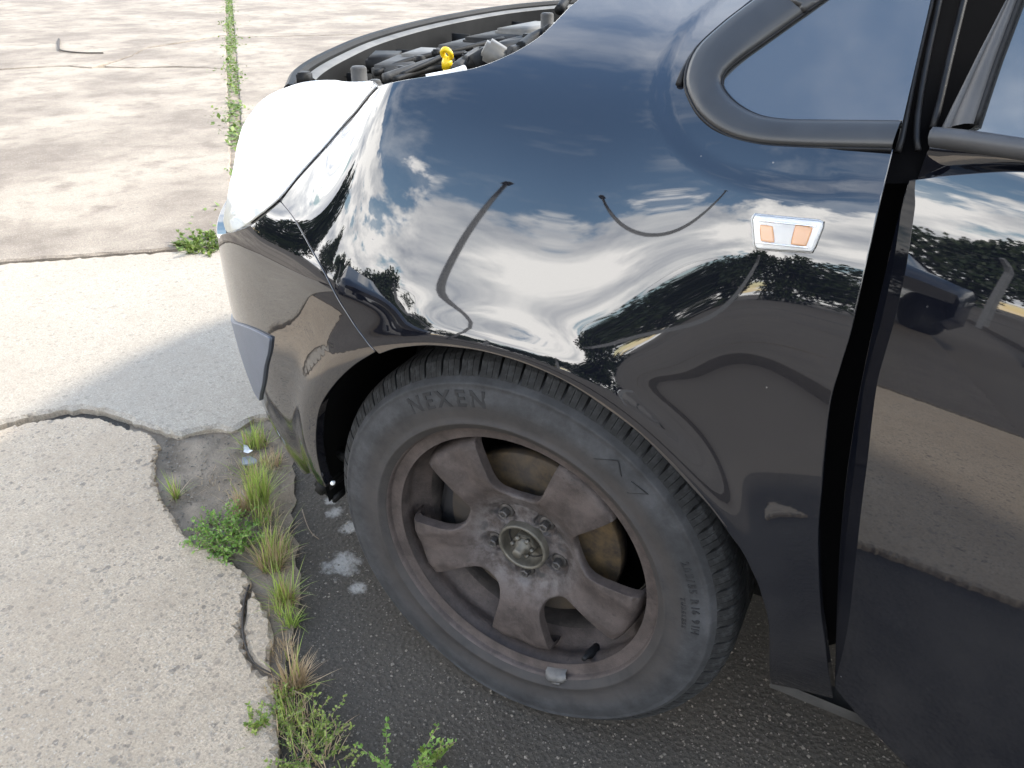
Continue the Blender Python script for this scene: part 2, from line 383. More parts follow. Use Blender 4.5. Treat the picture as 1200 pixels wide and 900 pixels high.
n=t.noise(o,45,8,.7); n2=t.noise(o,7,3); c=t.mix(t.ramp(n,[(.35,0),(.65,1)]),(.035,.027,.021),(.12,.082,.04)); c=t.mix(t.ramp(n2,[(.45,0),(.62,.8)]),c,(.075,.065,.058))
finish(t,Base_Color=c,Roughness=.75,Metallic=.3,Normal=t.bump(n,.3,.001)); M['rust']=m
M['barrel']=simple('dusty_barrel_shade',(.034,.028,.025),.8,bump=.5,bscale=220,var=.6,vscale=26)  # deep end of the barrel: dusty brown, darkened to stand in for shade
M['hubmetal']=simple('dull_hub_metal',(.12,.11,.09),.5,.4,bump=.3,bscale=180,var=.35,vscale=60)
M['bolt']=simple('bolt_steel',(.08,.074,.07),.5,.4,bump=.3,bscale=250,var=.5,vscale=90)
M['boltdark']=simple('bolt_recess_dark',(.025,.024,.025),.7)
M['lead']=simple('lead_weight',(.16,.155,.15),.55,.4,bump=.5,bscale=160,var=.3)
# ground
def concrete(name,base,dark,peb,mott,seed):
    m,t=material(name); o=t.mapping(t.n('TexCoord').outputs['Object'],loc=(seed,seed*1.7,0))
    big=t.noise(o,1.3,6,.62); mid=t.noise(o,6.5,6,.62); fine=t.noise(o,230,4,.75); fi2=t.noise(o,60,6,.7)
    c=t.mix(t.ramp(fine,[(.3,0),(.7,1)]),tuple(x*.52 for x in base),tuple(min(1,x*1.34) for x in base))
    c=t.mix(t.math('MULTIPLY',t.ramp(fi2,[(.40,1),(.60,0)]),.45),c,tuple(x*.66 for x in base))
    c=t.mix(t.math('MULTIPLY',t.ramp(big,[(.40,0),(.62,1)]),mott),c,dark); c=t.mix(t.math('MULTIPLY',t.ramp(mid,[(.50,0),(.70,1)]),mott*.9),c,tuple(x*1.05 for x in dark))
    # exposed pebbles
    wv=t.n('VectorMath',dict(operation='ADD')); t.set(wv.inputs[0],o); t.set(wv.inputs[1],t.mapping(t.noise(o,60,2,out=1),scale=(.012,.012,.012)))
    h=0.
    for sc,th,cut,cola,colb in ((60,.33,.55,(.10,.085,.07),(.30,.25,.20)),(130,.40,.36,(.13,.11,.09),(.42,.35,.27)),(34,.26,.78,(.11,.098,.085),(.26,.225,.18)),(210,.42,.5,(.16,.13,.10),(.62,.54,.43))):
        v=t.n('TexVoronoi',None,Scale=float(sc)); t.set(v.inputs['Vector'],wv.outputs[0])
        pick=t.ramp(t.n('SeparateColor',None,i0=v.outputs['Color']).outputs[0],[(cut,0),(cut+.01,1)],'CONSTANT')
        k=t.math('MULTIPLY',t.ramp(v.outputs['Distance'],[(th-.05,1),(th,0)]),pick)
        pc=t.mix(t.n('SeparateColor',None,i0=v.outputs['Color']).outputs[1],cola,colb)
        c=t.mix(t.math('MULTIPLY',t.math('MULTIPLY',k,peb),t.ramp(mid,[(.35,1),(.62,.5)])),c,pc)
    hh=t.math('ADD',t.math('MULTIPLY',fi2,.6),t.math('MULTIPLY',fine,.5))
    finish(t,Base_Color=c,Roughness=.9,Normal=t.bump(hh,.8,.006)); return m
M['conc_near']=concrete('concrete_exposed_pebbles',(.56,.445,.32),(.36,.275,.19),.7,.5,3.1)
M['conc_mid']=concrete('concrete_pale',(.43,.375,.30),(.29,.24,.185),.45,.35,11.3)
M['conc_far']=concrete('concrete_stained',(.37,.31,.24),(.135,.105,.08),.4,.85,5.7)
m,t=material('old_asphalt'); o=t.n('TexCoord').outputs['Object']
big=t.noise(o,2.2,5,.6); fine=t.noise(o,180,5,.75); c=t.mix(t.ramp(fine,[(.30,0),(.72,1)]),(.034,.029,.024),(.096,.083,.067))
c=t.mix(t.ramp(big,[(.42,0),(.68,.55)]),c,(.055,.044,.032))
for sc,th,cut,cola,colb in ((170,.30,.80,(.06,.052,.042),(.17,.15,.12)),(90,.24,.88,(.08,.07,.056),(.19,.17,.14)),(300,.36,.80,(.09,.078,.06),(.24,.21,.17))):
    v=t.n('TexVoronoi',None,Scale=float(sc)); t.set(v.inputs['Vector'],o); sc_=t.n('SeparateColor',None,i0=v.outputs['Color'])
    k=t.math('MULTIPLY',t.math('MULTIPLY',t.ramp(v.outputs['Distance'],[(th-.06,1),(th,0)]),t.ramp(sc_.outputs[0],[(cut,0),(cut+.01,1)],'CONSTANT')),.7); c=t.mix(k,c,t.mix(sc_.outputs[1],cola,colb))
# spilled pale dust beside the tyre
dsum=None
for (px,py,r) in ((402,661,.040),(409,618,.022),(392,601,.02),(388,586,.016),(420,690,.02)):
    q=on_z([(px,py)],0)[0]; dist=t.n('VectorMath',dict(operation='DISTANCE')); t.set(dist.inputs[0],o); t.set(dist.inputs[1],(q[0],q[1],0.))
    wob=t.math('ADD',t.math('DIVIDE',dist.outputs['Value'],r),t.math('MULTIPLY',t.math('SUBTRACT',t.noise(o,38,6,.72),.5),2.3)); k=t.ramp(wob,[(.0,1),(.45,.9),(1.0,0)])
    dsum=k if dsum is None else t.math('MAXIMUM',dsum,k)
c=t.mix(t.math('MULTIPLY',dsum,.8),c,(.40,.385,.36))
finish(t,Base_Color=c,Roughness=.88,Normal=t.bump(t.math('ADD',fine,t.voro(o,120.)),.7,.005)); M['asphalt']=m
M['conc_lot']=concrete('concrete_lot_brown',(.125,.105,.082),(.075,.062,.048),.3,.7,7.9)
m,t=material('bare_dirt'); o=t.n('TexCoord').outputs['Object']
n=t.noise(o,9,6,.65); f2=t.noise(o,160,5,.7); c=t.mix(t.ramp(n,[(.35,0),(.65,1)]),(.15,.118,.085),(.31,.25,.185)); c=t.mix(t.ramp(f2,[(.55,0),(.75,.7)]),c,(.36,.30,.23))
finish(t,Base_Color=c,Roughness=.95,Normal=t.bump(t.math('ADD',n,f2),.8,.008)); M['dirt']=m
m,t=material('lot_ground'); o=t.n('TexCoord').outputs['Object']
n=t.noise(o,.25,7,.65); f2=t.noise(o,4.,6,.65); c=t.mix(t.ramp(n,[(.36,0),(.64,1)]),(.09,.075,.058),(.135,.114,.09)); c=t.mix(t.ramp(f2,[(.45,0),(.75,.6)]),c,(.10,.085,.07)); finish(t,Base_Color=c,Roughness=.95); M['lot']=m
def leafmat(name,a,b,trans=.35):
    m,t=material(name); info=t.n('ObjectInfo'); geo=t.n('NewGeometry'); o=t.n('TexCoord').outputs['Object']
    c=t.mix(t.ramp(geo.outputs['Random Per Island'],[(.1,0),(.9,1)]),a,b)
    d=t.n('BsdfPrincipled',None,Base_Color=c,Roughness=.5); tr=t.n('BsdfTranslucent',None,Color=c)
    mx=t.n('MixShader',None,i0=trans,i1=d.outputs[0],i2=tr.outputs[0]); t.n('OutputMaterial',None,Surface=mx.outputs[0]); return m
M['grass']=leafmat('fresh_grass',(.20,.30,.05),(.42,.50,.12))
M['dry']=leafmat('dry_grass',(.36,.25,.14),(.52,.40,.25),.25)
M['weed']=leafmat('weed_leaf',(.14,.28,.045),(.30,.45,.10))
M['weed2']=leafmat('low_weed_leaf',(.17,.27,.045),(.40,.46,.12))
M['jweed']=leafmat('joint_weed_leaf',(.09,.15,.025),(.20,.27,.06))
M['leaf']=leafmat('tree_leaf',(.018,.032,.010),(.05,.075,.022),.25)
M['bark']=simple('bark',(.06,.05,.04),.9,bump=.5,bscale=30)
M['twig']=simple('dry_twig',(.25,.19,.13),.8)
M['postc']=simple('concrete_post',(.22,.22,.22),.9,var=.2)
M['wire']=simple('fence_wire',(.15,.15,.15),.5,.8)
M['steelwire']=simple('rusty_wire',(.05,.04,.032),.8)
M['scrapw']=simple('white_scrap',(.75,.76,.78),.45)
M['scrapg']=simple('grey_scrap',(.22,.235,.26),.5)
M['stone']=leafmat('small_stones',(.07,.06,.048),(.22,.19,.15),0.)
# ================================================================= the setting
def structure(o): o['kind']='structure'; return o
g=mesh('ground',[(-400,-400,-.10),(400,-400,-.10),(400,400,-.10),(-400,400,-.10)],[(0,1,2,3)],M['lot']); structure(g)
SA=math.radians(42.0); EA=np.array([math.cos(SA),math.sin(SA)]); EB=np.array([-math.sin(SA),math.cos(SA)])
def ab(a,b): return a*EA+b*EB
ZS=.022                                         # top of the concrete
def gp(px,z=ZS): return on_z(px,z)[:,:2]
def rough(poly,amp,step,closed=True):
    p=np.asarray(poly,float); out=[]; n=len(p)
    for i in range(n):
        a,b=p[i],p[(i+1)%n]; L=np.hypot(*(b-a)); k=max(1,min(400,int(L/step)))
        for j in range(k):
            q=a+(b-a)*j/k; nrm=np.array([-(b-a)[1],(b-a)[0]])/max(L,1e-6)
            out.append(q+nrm*RNG.normal(0,amp)*(0 if L>60 else 1))
    return np.array(out)
def slab(poly,mat,top=ZS,amp=.003,step=.02,bev=.010):
    lp=rough(poly,amp,step)
    if np.sum(lp[:,0]*np.roll(lp[:,1],-1)-np.roll(lp[:,0],-1)*lp[:,1])<0: lp=lp[::-1]
    t=np.roll(lp,-1,0)-np.roll(lp,1,0); t/=np.linalg.norm(t,axis=1)[:,None]+1e-9; nin=np.stack([-t[:,1],t[:,0]],-1)
    inner=lp+nin*bev*(1+.5*RNG.normal(0,1,len(lp)))[:,None].clip(.3,2)
    n=len(lp); vo,_,fo,_,_,_=delaunay_2d_cdt([Vector(q) for q in inner],[],[list(range(n))],1,1e-6)
    V=[(q[0],q[1],top) for q in vo]; Fc=[tuple(q) for q in fo]; b=len(V)
    V+=[(q[0],q[1],top) for q in inner]; V+=[(q[0],q[1],top-.007+RNG.normal(0,.001)) for q in lp]; V+=[(q[0],q[1],-.099) for q in lp]
    for k in range(2):
        for i in range(n):
            j=(i+1)%n; Fc.append((b+k*n+i,b+(k+1)*n+i,b+(k+1)*n+j,b+k*n+j))
    return structure(mesh('concrete_slab',V,Fc,mat,None,False))
# asphalt apron under the car and where the camera stands
ap=[ab(-.95,1.6),ab(-.95,-.9),ab(-.4,-1.9),ab(3.2,-6.2),ab(9.,-4.),ab(6,4.5),ab(.4,2.1)]
ap=rough(ap,.01,.15); v2,f2=cdt(ap,.35)
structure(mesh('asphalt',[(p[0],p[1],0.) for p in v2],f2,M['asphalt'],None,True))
# dirt patch where the corner of a slab has broken away
dp=gp([(150,495),(190,500),(240,495),(300,478),(345,520),(345,600),(352,700),(330,800),(318,830),(280,800),(270,700),(240,660),(205,640),(165,580)],.006)
v2,f2=cdt(rough(dp,.004,.02),.02); 
zz=.005+.006*np.array([math.sin(p[0]*31+p[1]*17)*math.cos(p[1]*43-p[0]*11) for p in v2])
structure(mesh('dirt_patch',[(p[0],p[1],max(.003,z)) for p,z in zip(v2,zz)],f2,M['dirt']))
# slab with the broken corner, nearest the camera
cpx=[(-2,503),(33,495),(67,489),(93,487),(118,489),(138,497),(158,504),(172,506),(181,511),(185,521),(181,540),(181,559),(186,577),(199,601),(213,620),(226,636),(250,644),(269,657),(285,668),(292,680),(284,703),(281,735),(285,761),(296,780),(309,789),(320,792),(320,820),(324,847),(324,900)]
C=list(gp(cpx)); s0=C[0]; e0=C[-1]
far=[ab(-.37,-.9),ab(-1.9,-.9),ab(-1.9,(s0@EB)+.02)]
slab(np.array([ab(-1.93,-.9),ab(-1.93,s0@EB),ab(-6.5,s0@EB),ab(-6.5,-.9)]),M['conc_lot'],amp=.004,step=.05)
near_slab=slab(np.array(C+far),M['conc_near'],amp=.0022,step=.007,bev=.007)
chip=gp([(293,690),(303,700),(310,714),(318,730),(321,743),(316,757),(314,768),(318,784),(308,783),(299,777),(289,757),(286,735),(288,708)])
slab(chip,M['conc_near'],top=.019,amp=.0015,step=.010,bev=.006)
# pale slab beyond the crack
bpx=[(297,488),(283,497),(270,504),(253,499),(233,502),(213,508),(193,505),(173,498),(157,494),(140,487),(120,479),(93,477),(67,479),(33,486),(-2,495)]
B=list(gp(bpx)); bj=2.20
slab(np.array([ab(1.6,B[0]@EB-.1)]+B+[ab(-5.5,B[-1]@EB),ab(-5.5,bj),ab(1.6,bj)]),M['conc_mid'],amp=.0025,step=.015)
# stained slabs beyond the joint, split by the weedy joint and by cracks
W0,W1=gp([(268,0)])[0],gp([(276,150)])[0]
def wal(b): return W1@EA+(b-W1@EB)*((W0-W1)@EA)/((W0-W1)@EB)
def ln(px): return list(gp(px))
c1=[(270,81),(225,79),(190,79),(160,80),(125,79),(105,80),(80,78),(50,79),(0,82)]
c2=[(255,42),(235,46),(205,51),(172,56),(152,66),(135,72),(121,77)]
L1=ln(c1); L2=ln(c2); b1=L1[0]@EB
slab(np.array([ab(wal(bj+.035)-.028,bj+.035)]+[ab(wal(b1)-.05,b1)]+L1[1:]+[ab(-9,L1[-1]@EB),ab(-9,bj+.035)]),M['conc_far'],amp=.003,step=.05)
gapv=EB*.075
L1u=[q+gapv for q in L1]
slab(np.array([ab(wal(b1+.03)-.05,b1+.03)]+L1u[1:5]+[L2[-1]+gapv*.3-EA*0]+[q-gapv*.5 for q in L2[::-1][1:]]+[ab(wal(L2[0]@EB-.03)-.05,L2[0]@EB-.03)]),M['conc_far'],amp=.004,step=.05,bev=.012)
slab(np.array([ab(wal(L2[0]@EB+.03)-.05,L2[0]@EB+.03)]+[q+gapv*.8 for q in L2[:-1]]+[L2[-1]+gapv-EA*.05]+[q for q in L1u[5:]]+[ab(-9,L1[-1]@EB+.02),ab(-9,15.),ab(wal(15.)-.05,15.)]),M['conc_far'],amp=.004,step=.06)
br=ln([(300,43)])[0]@EB
slab(np.array([ab(wal(bj+.035)+.028,bj+.035),ab(5,bj+.035),ab(5,br-.03),ab(wal(br-.03)+.05,br-.03)]),M['conc_far'],amp=.003,step=.06)
slab(np.array([ab(wal(br+.03)+.05,br+.03),ab(5,br+.03),ab(5,15),ab(wal(15)+.05,15)]),M['conc_far'],amp=.003,step=.08)
# the lot behind the camera: rows of slabs
for i in range(-5,5):
    for j in range(-6,0):
        a0,b0=i*4.6-3,-2.2+j*4.2
        slab(np.array([ab(a0,b0),ab(a0+4.57,b0),ab(a0+4.57,b0+4.17),ab(a0,b0+4.17)]),M['conc_lot'],amp=.006,step=.3,bev=.02)

# ----------------------------------------------------------------- plants, litter
def ribbon(v,f,p0,d,L,w,droop,seg=5):
    """one grass blade"""
    d=Vector(d).normalized(); side=d.cross(Vector((0,0,1))); side=(side if side.length>1e-3 else Vector((1,0,0))).normalized(); p=Vector(p0); b=len(v)
    for i in range(seg+1):
        t=i/seg; ww=w*(1-t**1.6)+w*.06
        v.append(tuple(p+side*ww/2)); v.append(tuple(p-side*ww/2)); 
        d=(d+Vector((0,0,-droop*(.35+t)))).normalized(); p=p+d*L/seg
    for i in range(seg): f.append((b+2*i,b+2*i+1,b+2*i+3,b+2*i+2))
def tuft(px,n,L,spread,w,drate,label,mats=('grass','dry'),rad=.012,z=.004,lean=(0,0),droop=.10):
    c=on_z([px],z)[0]; V={k:([],[]) for k in mats}
    for i in range(n):
        k=mats[1] if (len(mats)>1 and random.random()<drate) else mats[0]
        a=random.uniform(0,2*math.pi); s=abs(random.gauss(0,spread)); l=L*random.uniform(.45,1.1)*(.8 if k=='dry' else 1)
        r=rad*math.sqrt(random.random()); 
        d=(math.cos(a)*s+lean[0],math.sin(a)*s+lean[1],1.)
        a2=random.uniform(0,2*math.pi)
        ribbon(*V[k],(r*math.cos(a2),r*math.sin(a2),-.002),d,l,w*random.uniform(.6,1.2),droop*random.uniform(.4,1.7))
    root=None; me=bpy.data.meshes.new('grass_tuft'); vv=[];ff=[];mi=[]
    for q,k in enumerate(mats):
        b=len(vv); vv+=V[k][0]; ff+=[tuple(i+b for i in x) for x in V[k][1]]; mi+=[q]*len(V[k][1]); me.materials.append(M[k])
    me.from_pydata(vv,[],ff); me.polygons.foreach_set('material_index',mi); me.polygons.foreach_set('use_smooth',[True]*len(ff)); me.update()
    o=link('grass_tuft',me); o.location=c; return tag(o,label,'grass','grass tufts along the broken slab edge')
tuft((207,584),60,.075,.75,.0022,.35,'thin spiky grass tuft alone on the bare dirt patch',rad=.006,droop=.12)
tuft((303,592),230,.115,.45,.0024,.30,'largest bright green grass tuft leaning beside the bumper corner',rad=.020,lean=(.0,.15))
tuft((285,600),150,.085,.7,.0022,.95,'straw coloured dead grass at the foot of the largest green tuft',rad=.018)
tuft((300,522),220,.065,.7,.0022,.35,'short green grass tuft under the bumper edge by the pale slab',rad=.028)
tuft((318,545),120,.06,.9,.002,.9,'brown dry grass strip under the bumper edge',rad=.022)
tuft((318,665),240,.10,.60,.0020,.72,'mixed dry and green grass tuft above the loose concrete chip',rad=.022,lean=(.1,0))
tuft((334,705),150,.10,.55,.0022,.55,'leaning grass tuft with long blades right of the loose concrete chip',rad=.016,lean=(.25,-.1))
tuft((342,732),70,.055,.9,.0024,.1,'small fresh green grass tuft low on the asphalt edge',rad=.012)
tuft((345,805),150,.095,.65,.0022,.93,'dry straw tuft sticking up below the loose concrete chip',rad=.014,lean=(.15,.1))
tuft((317,640),70,.11,.45,.0018,.45,'long thin green blades rising behind the leafy weed',rad=.02,lean=(.25,0))
def weed(px,nst,L,label,mat='weed',rad=.02,leaf=.008,z=.004,flat=.8,name='leafy_weed'):
    c=on_z([px],z)[0]; v=[];f=[]; sv=MB()
    for i in range(nst):
        a=random.uniform(0,6.283); r=rad*math.sqrt(random.random()); p=Vector((r*math.cos(a),r*math.sin(a),0)); d=Vector((math.cos(a+random.gauss(0,.8))*flat,math.sin(a+random.gauss(0,.8))*flat,1)).normalized()
        l=L*random.uniform(.4,1.1); pts=[p.copy()]; k=9
        for j in range(k):
            d=(d+Vector((random.gauss(0,.16),random.gauss(0,.16),-.05))).normalized(); p=p+d*l/k; p.z=max(p.z,.002); pts.append(p.copy())
            for _ in range(3):
                ld=(d*.5+Vector((random.gauss(0,.8),random.gauss(0,.8),random.gauss(.25,.5)))).normalized(); s=ld.cross(Vector((random.gauss(0,.4),random.gauss(0,.4),1))).normalized(); q=leaf*random.uniform(.5,1.15); b=len(v)
                up=s.cross(ld)*q*.12
                v+= [tuple(p),tuple(p+ld*q*.5+s*q*.30+up),tuple(p+ld*q),tuple(p+ld*q*.5-s*q*.30+up)]; f.append((b,b+1,b+2,b+3))
        sv.tube(pts,.0006,4,False)
    e=empty(name,c); mesh('foliage',v,f,M[mat],e,True); sv.build('stem',M['twig'],e)
    return tag(e,label,'weed','weeds growing at the slab edge')
weed((272,640),60,.085,'bright green leafy weed spreading over the dirt by the slab',rad=.035,leaf=.0085)
weed((255,622),30,.05,'thin sprig of leafy weed on the dirt left of the bushy one',rad=.03,leaf=.007)
weed((345,872),40,.055,'low sprawling weed mat at the slab edge near the bottom of the view',mat='weed2',rad=.05,leaf=.0065,flat=1.2)
weed((375,895),30,.055,'yellow green weed beside the dry straw at the bottom edge',mat='weed2',rad=.04,leaf=.0065,flat=1.2)
weed((335,838),26,.045,'small weed between dry straw tuft and concrete slab edge',mat='weed2',rad=.03,leaf=.0065,flat=1.)
weed((470,912),18,.075,'leafy weed on the asphalt cut by the bottom edge',mat='weed',rad=.035,leaf=.009,flat=1.1)
weed((508,893),6,.045,'single upright yellow green sprig on the asphalt',mat='weed2',rad=.008,leaf=.009,flat=.5)
weed((298,850),5,.022,'tiny sprig growing from the near concrete slab',mat='weed2',rad=.01,leaf=.008,z=ZS,flat=.9)
weed((243,291),60,.075,'green weed cushion at the slab joint in front of the bumper',mat='jweed',rad=.09,leaf=.018,z=ZS-.015,flat=1.1)
tuft((340,860),70,.06,.9,.0018,.75,'dry stalks tangled in the low sprawling weed mat',mats=('weed2','dry'),rad=.05)
tuft((372,880),50,.06,.9,.0018,.75,'dry stalks among the yellow green weed at the bottom edge',mats=('weed2','dry'),rad=.04)
tuft((262,562),70,.04,1.6,.0014,1.,'scattered brown straw on the dirt beside the thin spiky tuft',rad=.05)
for px,n,L,dr,lb in (((298,560),90,.075,.55,'yellowing grass between the bumper edge tuft and the largest tuft'),((312,612),110,.08,.5,'mixed grass joining the largest tuft to the leafy weed'),((326,650),90,.07,.7,'dry grass fringe between leafy weed and mixed tuft'),((330,718),70,.06,.6,'thin grass fringe beside the loose concrete chip'),((332,765),60,.05,.85,'sparse dead grass below the chip on the asphalt edge'),((330,815),70,.06,.7,'thin grass along the slab edge beside the straw tuft'),((345,845),70,.06,.6,'tangled thin grass inside the low weed mat')):
    tuft(px,n,L,.75,.0017,dr,lb,rad=.024)
# soil in the long joint
sj=[]
for b_ in np.linspace(2.3,15,120): sj.append([(*ab(wal(b_)-.055+RNG.normal(0,.006),b_),.006),(*ab(wal(b_)+RNG.normal(0,.01),b_),.014+RNG.normal(0,.003)),(*ab(wal(b_)+.055+RNG.normal(0,.006),b_),.006)])
structure(MB().grid(sj).build('joint_soil',M['dirt']))
# weeds in the long joint: a line nobody could count
v=[];f=[]
for i in range(11000):
    b=random.uniform(2.4,15.5); dens=.5+.5*math.sin(b*3.1)+.35*math.sin(b*7.7+1)
    if random.random()>.30+.6*dens: continue
    p=ab(wal(b)+.025*math.sin(b*2.3)+.012*math.sin(b*9.1)+random.gauss(0,.022+.042*max(0,dens)),b); p=Vector((p[0],p[1],random.uniform(.0,.022))); ld=Vector((random.gauss(0,1),random.gauss(0,1),random.gauss(.1,.3))).normalized(); s=ld.cross(Vector((random.gauss(0,.3),random.gauss(0,.3),1))).normalized(); q=random.uniform(.015,.042); k=len(v)
    v+= [tuple(p),tuple(p+ld*q*.5+s*q*.33),tuple(p+ld*q),tuple(p+ld*q*.5-s*q*.33)]; f.append((k,k+1,k+2,k+3))
tag(mesh('joint_weeds',v,f,M['jweed']),'green weeds filling the long joint between the far concrete slabs','weeds',kind='stuff')
# loose stones on the asphalt
v=[];f=[]
def stone(p,r):
    b=len(v); q=[Vector(x)*r*random.uniform(.6,1.15) for x in ((1,0,0),(0,1,0),(-1,0,0),(0,-1,0),(0,0,.7),(0,0,-.4))]; a=random.uniform(0,6.28); R_=Matrix.Rotation(a,3,'Z')@Matrix.Rotation(random.uniform(-.4,.4),3,'X')
    for x in q: v.append(tuple(R_@x+Vector(p)))
    for x in ((0,1,4),(1,2,4),(2,3,4),(3,0,4),(1,0,5),(2,1,5),(3,2,5),(0,3,5)): f.append(tuple(i+b for i in x))
for i in range(3600):
    px=(random.uniform(330,1120),random.uniform(600,930)); q=on_z([px],0.)[0]
    stone((q[0],q[1],.0005),abs(random.gauss(.0012,.0009))+.0006)
for i in range(1100):
    px=(random.uniform(190,345),random.uniform(500,650)); q=on_z([px],.008)[0]; stone((q[0],q[1],.008),abs(random.gauss(.0014,.001))+.0008)
tag(mesh('loose_stones',v,f,M['stone'],None,False),'fine loose stones strewn over the dark asphalt','gravel',kind='stuff')
# litter and sticks
def scrap(name,px,mat,label,z=.012):
    P=on_z(px,z); P[:,2]+=RNG.uniform(-.003,.010,len(P)); n=len(P); c=P.mean(0); V=[*P,*(P-[0,0,.0012])]
    return tag(mesh(name,V,[tuple(range(n)),tuple(range(2*n-1,n-1,-1))]+[(i,(i+1)%n,n+(i+1)%n,n+i) for i in range(n)],mat,None,False),label,'litter')
scrap('plastic_scrap',[(284,537),(292,533),(300,538),(302,543),(293,546),(284,547)],M['scrapg'],'flat grey plastic scrap lying on the dirt beside the grass')
scrap('paper_scrap',[(286,523),(290,522),(293,528),(297,531),(291,533),(286,532)],M['scrapw'],'small crumpled white scrap on the dirt above the grey one',.018)
def stick(name,px,r,mat,label,cat,z=.006,zs=None):
    P=on_z(px,z); P=spline(P,.02)
    return tag(MB().tube(P,list(np.linspace(r,r*.6,len(P))),6).build(name,mat),label,cat)
stick('twig',[(354,597),(357,607),(361,618),(367,627),(374,632)],.0011,M['twig'],'thin pale dry stem lying on asphalt in front of the tyre','twig')
stick('twig',[(336,545),(340,560),(338,575),(343,592)],.0009,M['twig'],'thin dry stem beside the largest grass tuft under the bumper','twig')
stick('bent_wire',[(69,46),(69,56),(72,59),(84,61),(100,62),(121,62)],.012,M['steelwire'],'dark bent wire lying on the far concrete slab','wire',z=.035)
stick('root_strand',[(292,686),(286,705),(284,735),(289,760),(299,778),(318,789)],.0022,M['steelwire'],'dark root strand in the curved crack round the concrete chip','root',z=.020)
# ================================================================= the car
car=empty('parked_car'); tag(car,'black hatchback with open bonnet, door ajar and brown steel front wheel','car')
bi=BODY.inv
# ---- outlines traced on the body surface
hood_edge=bi([(442,102),(470,95),(520,87),(560,79),(600,63),(630,45),(650,27),(668,8)])
hl_rear=bi([(330,236),(345,215),(370,185),(400,150),(425,124),(442,102)])
seam=bi([(443,413),(430,398),(418,382),(405,362),(385,325),(365,290),(348,260),(330,236)])
arch=bi([(444,414),(466,407),(498,404),(531,406),(563,410.6),(606.7,422.5),(650,440),(682,458),(713.7,480),(748,506),(781,538.5),(813,573),(835,597),(856.7,627),(870,645),(881,666),(893,695),(903,741),(905,802)])
rear_e=bi([(975,818),(966,760),(960,713),(957,634),(961,573),(970,480),(983,430),(995,390),(1010,325),(1022,270),(1034,220),(1045,176)])
trim_o=bi([(1045,176),(930,173),(880,168),(845,156),(820,136),(806,112),(803,95),(807,75),(818,55),(845,30),(866,11)])
top_in=hood_edge[-1]; top_out=trim_o[-1]
cowl=np.array([top_out,top_out+[.02,.035],top_in+[.10,.06],top_in+[.02,.02],top_in])
fender=panel('fender',BODY,[hood_edge[::-1],hl_rear[::-1],seam[::-1],arch,np.array([arch[-1],rear_e[0]]),rear_e,trim_o,cowl],M['paint'],car,res=.006,lip=.016)
fender['label']='glossy black front wing mirroring clouds and trees'
# raised bead round the quarter window on the fender
bead=[]
for q in spline(bi([(1034,205),(930,203),(880,197),(845,186),(815,165),(797,135),(788,108),(790,85),(800,62)]),.01): bead.append(BODY.F(*q)+BODY.N(*q)*.0003)
# ---- bumper
def arc_s(s0,s1,z0,z1,n=14): return np.stack([np.linspace(s0,s1,n),np.linspace(z0,z1,n)],-1)
b_top=bi([(330,236),(310,252),(290,266),(272,273)])
b_arch=bi([(381,571),(376,559),(370,533),(369,504),(374,476),(389,452),(412,429),(443,413)])
b_bot=bi([(377,567),(362,556),(351,548),(340,538)])
SL,SR=b_arch[0],b_arch[-1]; zb=.235
SEND=-2.1
bottom=np.array([SL,(SL[0]-.06,SL[1]-.015),(-.5,.215),(-.7,.20),(-1.2,.19),(SEND,.19)])
top=np.array([(SEND,.63),(-1.2,.63),(-.75,.615),(-.64,.622),(-.59,.645),b_top[-1]])
seam_b=seam-[.006,.001]; b_top=np.vstack([seam_b[-1:],b_top[1:]]); b_arch=np.vstack([b_arch[:-1],seam_b[:1]])
bumper=panel('bumper',BODY,[b_top[::-1],seam_b[::-1],b_arch[::-1],bottom,np.array([bottom[-1],top[0]]),top],M['paint'],car,off=-.001,res=.010,lip=.016)
# grey unpainted insert on the bumper corner
ins=bi([(318,396),(316,412),(312,428),(309,450),(306,468)]); ztop=ins[0][1]; zbot=ins[-1][1]
insert=panel('fog_lamp_insert',BODY,[np.array([ins[0],(-.455,.535),(-.521,.515),(-.634,.472),(-.75,.44),(-1.0,.42)]),np.array([(-1.0,.42),(-1.0,zbot-.03)]),np.array([(-1.0,zbot-.03),(-.66,zbot-.02),ins[-1]]),ins[::-1]],M['greytrim'],car,off=.004,res=.012,lip=.02)
# lower bumper spoiler lip
lipc=[]
for s_,z_ in spline(np.array([SL,(SL[0]-.06,SL[1]-.014),(-.5,.214),(-.7,.20),(-1.2,.19)]),.02): lipc.append(F(s_,z_)-Fn(s_,z_)*.05+np.array([0,0,.02]))
MB().tube(lipc,.008,6).build('spoiler_lip',M['black'],car)
# upper front panel between the lamps, set back behind the lens
S_=np.linspace(-2.0,-.50,60); Z_=np.linspace(.66,.835,10); A_,B_=np.meshgrid(S_,Z_,indexing='ij'); P_=F(A_,B_)-Fn(A_,B_)*.035
MB().grid(P_).build('grille_panel',M['black'],car)
